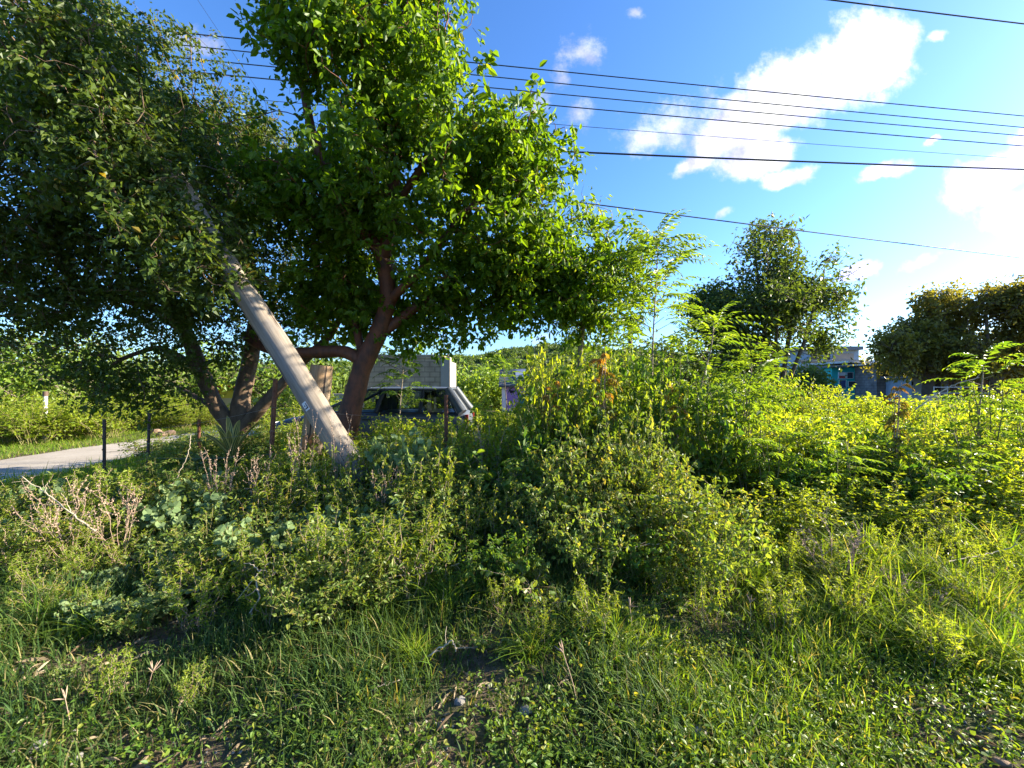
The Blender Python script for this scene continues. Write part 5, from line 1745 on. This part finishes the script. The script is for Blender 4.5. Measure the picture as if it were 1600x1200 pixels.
# right-hand houses
Y = 42
t = thing('upper_house', 'grey-blue upper house with flat roof rising behind the teal shopfront', 'house', at(1300, 600, Y) * [1, 1, 0])
mb = MB(); pxbox(mb, 1252, 1342, 547, 640, Y, 6); mb.build('wall', M['blue_grey'], t)
mb = MB(); pxbox(mb, 1246, 1349, 541, 546.5, Y - .6, 7.2); mb.build('roof', M['roof_grey'], t)
for x0, x1, y0, y1, mt in ((1268, 1281, 548, 566, 'brown_shutter'), (1290, 1297, 549, 563, 'dark_opening'), (1302, 1334, 552, 562, 'pale_plaster')):
    mb = MB(); pxbox(mb, x0, x1, y0, y1, Y - .08, .075); w = mb.build('window', M[mt], t)
    mb = MB(); pxbox(mb, x0 - 1, x1 + 1, y1, y1 + 1.2, Y - .14, .135); mb.build('sill', M['white_paint'], w)
mb = MB(); pxbox(mb, 1252, 1346, 562, 565, Y - 1.2, 1.19); mb.build('balcony_slab', M['pale_plaster'], t)

Y = 33
t = thing('teal_shop', 'teal and navy shopfront with white shutters between the trees', 'shop', at(1335, 600, Y) * [1, 1, 0])
mb = MB(); pxbox(mb, 1300, 1342, 574, 645, Y, 1.2); mb.build('wall', M['teal'], t)
mb = MB(); pxbox(mb, 1342.1, 1369, 567, 645, Y, 5); o = mb.build('wall', M['slate'], t); o['label'] = 'slate blue wall section'
mb = MB(); pxbox(mb, 1326, 1372, 563.5, 566.8, Y - .7, 6); mb.build('roof', M['galvanised'], t)
mb = MB(); pxbox(mb, 1300, 1325.5, 571, 573.8, Y - .5, 1.9); mb.build('roof', M['roof_grey'], t)
mb = MB(); pxbox(mb, 1367, 1376, 562, 568, Y - .9, .18); mb.build('fascia_board', M['white_paint'], t)
for x0, x1, y0, y1, mt in ((1311, 1321, 582, 587, 'white_paint'), (1311, 1321, 587.5, 591, 'red'), (1324, 1333, 582, 591, 'window_glass'), (1312, 1322, 594, 606, 'navy'), (1326, 1338, 596, 604, 'window_glass')):
    mb = MB(); pxbox(mb, x0, x1, y0, y1, Y - .05, .046); w = mb.build('window', M[mt], t)
    mb = MB()
    for (a0, a1, b0, b1) in ((x0 - .5, x1 + .5, y0 - .5, y0), (x0 - .5, x1 + .5, y1, y1 + .5), (x0 - .5, x0, y0, y1), (x1, x1 + .5, y0, y1)):
        pxbox(mb, a0, a1, b0, b1, Y - .075, .07)
    mb.build('frame', M['white_paint'], w)
mb = MB(); pxbox(mb, 1341.5, 1358, 573, 591, Y - .06, .055); w = mb.build('shutter', M['blue_grey'], t)
mb = MB()
for k in range(5):
    pxbox(mb, 1341.7, 1357.8, 575.5 + 3 * k, 576.3 + 3 * k, Y - .085, .024)
mb.build('slats', M['white_paint'], w)
mb = MB(); pxbox(mb, 1342.5, 1358, 592, 640, Y - .05, .045); mb.build('door', M['navy'], t)
mb = MB(); pxbox(mb, 1357.2, 1359.2, 598, 640, Y - .3, .12); mb.build('post', M['white_paint'], t)

Y = 31
t = thing('block_house', 'grey block house with two small dark windows right of the teal shopfront', 'house', at(1397, 600, Y) * [1, 1, 0])
mb = MB(); pxbox(mb, 1370, 1424, 570, 650, Y, 5); mb.build('wall', M['grey_block'], t)
mb = MB(); pxbox(mb, 1367, 1427, 567, 569.9, Y - .4, 6); mb.build('roof', M['galvanised'], t)
for x0, x1, y0, y1 in ((1377, 1387, 578, 588), (1402, 1410, 575, 587)):
    mb = MB(); pxbox(mb, x0, x1, y0, y1, Y - .02, .018); w = mb.build('window', M['dark_opening'], t)
    mb = MB(); pxbox(mb, x0 - .6, x1 + .6, y1, y1 + .8, Y - .1, .098); mb.build('sill', M['grey_plaster'], w)

Y = 29
t = thing('side_shed', 'pale grey box-like shed with flat roof right of the grey block house', 'shed', at(1438, 600, Y) * [1, 1, 0])
mb = MB(); pxbox(mb, 1424.5, 1452, 591, 650, Y, 3); mb.build('wall', M['blue_grey'], t)
mb = MB(); pxbox(mb, 1421, 1454, 588, 590.8, Y - .3, 3.6); mb.build('roof', M['roof_grey'], t)
mb = MB(); pxbox(mb, 1424.6, 1427, 596, 602, Y - .03, .027); mb.build('window', M['dark_opening'], t)

Y = 29.5
t = thing('dark_shed', 'dark slate shed under the olive-brown trees', 'shed', at(1470, 600, Y) * [1, 1, 0])
mb = MB(); pxbox(mb, 1454.5, 1482, 586, 650, Y, 3); mb.build('wall', M['slate'], t)
mb = MB(); pxbox(mb, 1453, 1486, 583, 585.7, Y - .3, 3.6); mb.build('roof', M['dark_roof'], t)
mb = MB(); pxbox(mb, 1462, 1470, 592, 640, Y - .03, .027); mb.build('door', M['dark_opening'], t)

Y = 28
t = thing('timber_shed', 'long brown open timber shed at the right edge under the trees', 'shed', at(1550, 600, Y) * [1, 1, 0])
a, b = at(1490, 600, Y), at(1680, 572, Y)
mb = MB(); box2(mb, (a[0], Y + 2.5, -.1), (b[0], Y + 2.7, b[2])); mb.build('back_wall', M['brown'], t)
mb = MB(); V = np.array([[a[0] - .2, Y - .4, b[2] - .2], [b[0], Y - .4, b[2] - .2], [b[0], Y + 3, b[2] + .25], [a[0] - .2, Y + 3, b[2] + .25]])
mb.add(np.concatenate([V, V + UP * .07]), [[3, 2, 1, 0], [4, 5, 6, 7], [0, 1, 5, 4], [1, 2, 6, 5], [2, 3, 7, 6], [3, 0, 4, 7]]); mb.build('roof', M['brown'], t)
for k in range(6):
    x = a[0] + k * 1.5
    mb = MB(); box2(mb, (x, Y, -.1), (x + .12, Y + .12, b[2] - .21)); mb.build('post', M['brown'], t)
for k in range(4):
    z = at(0, 580 + k * 8, Y)[2]
    mb = MB(); box2(mb, (a[0], Y - .06, z - .06), (b[0], Y - .005, z + .06)); mb.build('rail', M['brown_shutter'], t)

Y = 20
mb = MB(); a, b = at(1446, 622, Y), at(1498, 622, Y)
box2(mb, (a[0], Y, -.1), (b[0], Y + .2, a[2])); o = mb.build('yard_wall', M['pale_teal'], origin=(a[0], Y, 0)); tag(o, 'low pale teal yard wall just above the thicket', 'wall')
mb = MB(); box2(mb, (a[0] - .05, Y - .04, a[2] + .002), (b[0] + .05, Y + .24, a[2] + .09)); mb.build('coping', M['grey_plaster'], o)
t = thing('yard_railing', 'thin metal yard railing above the pale teal wall', 'railing', at(1470, 600, 24) * [1, 1, 0])
a, b = at(1460, 605, 24), at(1545, 605, 24)
for z in (a[2], a[2] - .35, a[2] - .7):
    mb = MB(); tube(mb, [[a[0], 24, z], [b[0], 24, z]], .02, 5); mb.build('rail', M['galvanised'], t)
for k in range(5):
    x = a[0] + (b[0] - a[0]) * k / 4
    mb = MB(); tube(mb, [[x, 24.03, -.1], [x, 24.03, a[2] + .05]], .022, 5); mb.build('post', M['galvanised'], t)

# left: gabled house and yellow kiosk seen through the stems
Y = 27
t = thing('cream_house', 'small cream house with pale gabled roof seen under the boughs of the dark tree', 'house', at(235, 600, Y) * [1, 1, 0])
a, b = at(208, 626, Y), at(258, 626, Y)
zt_ = at(0, 620, Y)[2] + 1.0
mb = MB(); box2(mb, (a[0], Y, -.1), (b[0], Y + 4, zt_)); mb.build('wall', M['cream'], t)
mb = MB(); xm = (a[0] + b[0]) / 2
V = np.array([[a[0] - .3, Y - .3, zt_ - .05], [xm, Y - .3, zt_ + .75], [b[0] + .3, Y - .3, zt_ - .05], [a[0] - .3, Y + 4.3, zt_ - .05], [xm, Y + 4.3, zt_ + .75], [b[0] + .3, Y + 4.3, zt_ - .05]])
mb.add(np.concatenate([V, V + UP * .1]), [[0, 3, 4, 1], [1, 4, 5, 2], [6, 7, 10, 9], [7, 8, 11, 10], [0, 1, 7, 6], [1, 2, 8, 7], [3, 9, 10, 4], [4, 10, 11, 5], [0, 6, 9, 3], [2, 5, 11, 8]]); mb.build('roof', M['pale_plaster'], t)
mb = MB(); mb.add([[a[0], Y + .01, zt_], [b[0], Y + .01, zt_], [xm, Y + .01, zt_ + .68]], [[0, 1, 2]]); mb.build('gable', M['cream'], t)
mb = MB(); box2(mb, (xm - .5, Y - .04, zt_ - 1.1), (xm + .3, Y - .003, zt_ - .3)); mb.build('window', M['window_glass'], t)
Y = 19
t = thing('yellow_kiosk', 'bright yellow kiosk with red and white corners seen between the tree stems', 'kiosk', at(352, 600, Y) * [1, 1, 0])
a, b = at(343, 607, Y), at(366, 607, Y)
mb = MB(); box2(mb, (a[0], Y, -.1), (b[0], Y + .9, a[2])); mb.build('wall', M['yellow'], t)
mb = MB(); box2(mb, (a[0] - .09, Y - .05, -.1), (a[0] - .003, Y + .05, a[2] + .05)); mb.build('corner_board', M['red'], t)
mb = MB(); box2(mb, (b[0] + .003, Y - .05, -.1), (b[0] + .13, Y + .05, a[2] + .05)); mb.build('corner_board', M['white_paint'], t)
mb = MB(); box2(mb, (a[0] - .15, Y - .2, a[2] + .055), (b[0] + .18, Y + 1.0, a[2] + .12)); mb.build('roof', M['red'], t)
mb = MB(); box2(mb, (a[0] + .1, Y - .03, a[2] - 1.0), (b[0] - .1, Y - .003, a[2] - .45)); mb.build('hatch', M['cream'], t)
# ================================================================== SKY, SUN, CAMERA
SUN_AZ, SUN_EL = math.radians(82), math.radians(20.5)       # azimuth right of straight ahead
sd = np.array([math.sin(SUN_AZ) * math.cos(SUN_EL), math.cos(SUN_AZ) * math.cos(SUN_EL), math.sin(SUN_EL)])
from mathutils import Vector
l = bpy.data.lights.new('sun', 'SUN')
l.energy, l.angle, l.color = 5.0, math.radians(.6), (1.0, .90, .70)
so = bpy.data.objects.new('sun', l)
COL.objects.link(so)
so.rotation_euler = Vector(sd).to_track_quat('Z', 'Y').to_euler()

w = bpy.data.worlds.new('World')
scn.world = w
w.use_nodes = True
nt = w.node_tree
nt.nodes.clear()
out = nt.nodes.new('ShaderNodeOutputWorld')
sky = nd(nt, 'ShaderNodeTexSky', sky_type='NISHITA')
sky.sun_disc = False
sky.sun_elevation, sky.sun_rotation = SUN_EL, SUN_AZ
sky.air_density, sky.dust_density, sky.ozone_density = 1.0, .85, 3.2

tc = nd(nt, 'ShaderNodeTexCoord')
sep = nd(nt, 'ShaderNodeSeparateXYZ', {0: tc.outputs['Generated']})
ym = nd(nt, 'ShaderNodeMath', {0: sep.outputs[1], 1: .08}, operation='MAXIMUM')
u = nd(nt, 'ShaderNodeMath', {0: sep.outputs[0], 1: ym.outputs[0]}, operation='DIVIDE')
v = nd(nt, 'ShaderNodeMath', {0: sep.outputs[2], 1: ym.outputs[0]}, operation='DIVIDE')
uv = nd(nt, 'ShaderNodeCombineXYZ', {0: u.outputs[0], 1: v.outputs[0]})


def noise(vec, scale, detail, rough=.6, off=0.0):
    a = nd(nt, 'ShaderNodeVectorMath', {0: vec, 1: (off, off * .7, off)}, operation='ADD')
    return nd(nt, 'ShaderNodeTexNoise', {'Vector': a.outputs[0], 'Scale': scale, 'Detail': detail, 'Roughness': rough})


def math_(op, a, b):
    n = nt.nodes.new('ShaderNodeMath')
    n.operation = op
    for i, q in enumerate((a, b)):
        if isinstance(q, bpy.types.NodeSocket):
            nt.links.new(q, n.inputs[i])
        else:
            n.inputs[i].default_value = q
    return n.outputs[0]


wn = noise(uv.outputs[0], 4.5, 5, .6, 3.1)
wv = nd(nt, 'ShaderNodeVectorMath', {0: wn.outputs['Color'], 1: (.5, .5, .5)}, operation='SUBTRACT')
wv = nd(nt, 'ShaderNodeVectorMath', {0: wv.outputs[0], 1: (.11, .09, 0)}, operation='MULTIPLY')
wuv = nd(nt, 'ShaderNodeVectorMath', {0: uv.outputs[0], 1: wv.outputs[0]}, operation='ADD')


def blob(px, py, rx, ry, rot=0.0):
    s = nd(nt, 'ShaderNodeVectorMath', {0: wuv.outputs[0], 1: ((px - 800) / F, (600 - py) / F, 0)}, operation='SUBTRACT')
    r = nd(nt, 'ShaderNodeVectorRotate', {'Vector': s.outputs[0], 'Angle': math.radians(-rot)}, rotation_type='Z_AXIS')
    k = nd(nt, 'ShaderNodeVectorMath', {0: r.outputs[0], 1: (F / rx, F / ry, 0)}, operation='MULTIPLY')
    ln = nd(nt, 'ShaderNodeVectorMath', {0: k.outputs[0]}, operation='LENGTH')
    return math_('SUBTRACT', 1.0, ln.outputs['Value'])


def union(bl):
    m = blob(*bl[0])
    for b in bl[1:]:
        m = math_('MAXIMUM', m, blob(*b))
    return m


dense = union([(1345, 92, 112, 76, 15), (1235, 140, 120, 66, 30), (1140, 200, 115, 56, 35), (1180, 235, 85, 46, 20), (1085, 258, 50, 20, 20), (1230, 275, 52, 18, 15), (1385, 270, 58, 18, 15), (1550, 268, 95, 42, 25),
               (1615, 240, 75, 50, 20), (1640, 330, 120, 40, 0), (1330, 428, 48, 15, 12), (1465, 218, 20, 7, 30)])
thin = union([(908, 78, 44, 40, 40), (880, 125, 30, 20, 70), (985, 20, 22, 13, 0), (300, 65, 55, 30, 0), (20, 8, 75, 40, 0), (830, 165, 45, 22, 20), (900, 185, 40, 30, 50), (1060, 190, 110, 60, 20), (1470, 62, 26, 10, 25),
              (850, 530, 30, 10, 25), (1130, 340, 30, 12, 30), (1450, 400, 60, 14, 20), (1010, 215, 60, 40, 0)])
n1 = noise(uv.outputs[0], 6.0, 12, .64)
n2 = noise(uv.outputs[0], 15.0, 10, .68, 5.0)
toward = nd(nt, 'ShaderNodeVectorMath', {0: uv.outputs[0], 1: (.035, -.012, 0)}, operation='ADD')
n3 = nd(nt, 'ShaderNodeTexNoise', {'Vector': toward.outputs[0], 'Scale': 6.0, 'Detail': 6.0, 'Roughness': .6})
d = math_('ADD', math_('MULTIPLY', dense, 1.9), math_('MULTIPLY', math_('SUBTRACT', n1.outputs['Fac'], .52), 3.4))
d = math_('ADD', d, math_('MULTIPLY', math_('SUBTRACT', n2.outputs['Fac'], .5), .9))
dm = nd(nt, 'ShaderNodeMapRange', {'Value': d, 1: -.12, 2: .95}, interpolation_type='SMOOTHSTEP')
th = math_('ADD', math_('MULTIPLY', thin, 1.0), math_('MULTIPLY', math_('SUBTRACT', n2.outputs['Fac'], .5), 2.4))
tm = nd(nt, 'ShaderNodeMapRange', {'Value': th, 1: .1, 2: 1.1, 3: 0.0, 4: .75}, interpolation_type='SMOOTHSTEP')
front = nd(nt, 'ShaderNodeMapRange', {'Value': sep.outputs[1], 1: .1, 2: .2})
cm = math_('MULTIPLY', math_('MAXIMUM', dm.outputs[0], tm.outputs[0]), front.outputs[0])
# cloud body: billows bright on the sunward side, grey where thick cloud lies between them and the sun
slope = math_('MULTIPLY', math_('SUBTRACT', n1.outputs['Fac'], n3.outputs['Fac']), 5.0)
br = nd(nt, 'ShaderNodeMapRange', {'Value': math_('ADD', math_('MULTIPLY', u.outputs[0], 1.5), slope), 1: -.1, 2: 1.35, 3: 0.0, 4: 1.0})
ccol = mixc(nt, br.outputs[0], (1.95, 2.05, 2.3), (4.4, 4.4, 4.3))
skyc = nd(nt, 'ShaderNodeHueSaturation', {'Color': sky.outputs[0], 'Saturation': 1.1, 'Value': 1.0})
skyt = mixc(nt, 1.0, skyc.outputs[0], (.66, .84, 1.08), 'MULTIPLY')
glow = nd(nt, 'ShaderNodeMix', {0: 1.0, 6: ccol, 7: skyt}, data_type='RGBA', blend_type='LIGHTEN')   # a cloud never looks darker than the bright air before it
col = mixc(nt, cm, skyt, glow.outputs[2])
bg = nd(nt, 'ShaderNodeBackground', {'Color': col, 'Strength': .09})
nt.links.new(bg.outputs[0], out.inputs[0])

cam = bpy.data.cameras.new('camera')
cam.sensor_width = 36
cam.lens = 36 * F / 1600
cam.clip_start, cam.clip_end = .05, 5000
co = bpy.data.objects.new('camera', cam)
COL.objects.link(co)
co.location = (0, 0, CH)
co.rotation_euler = (math.radians(90), 0, 0)
scn.camera = co
scn.view_settings.view_transform = 'Standard'
scn.view_settings.look = 'None'
scn.view_settings.exposure = 2.05
scn.view_settings.gamma = 1.0
scn.cycles.use_denoising = True
scn.cycles.max_bounces = 8
scn.cycles.diffuse_bounces = 4
scn.cycles.glossy_bounces = 2
scn.cycles.transmission_bounces = 4
scn.cycles.transparent_max_bounces = 6
scn.cycles.sample_clamp_indirect = 6
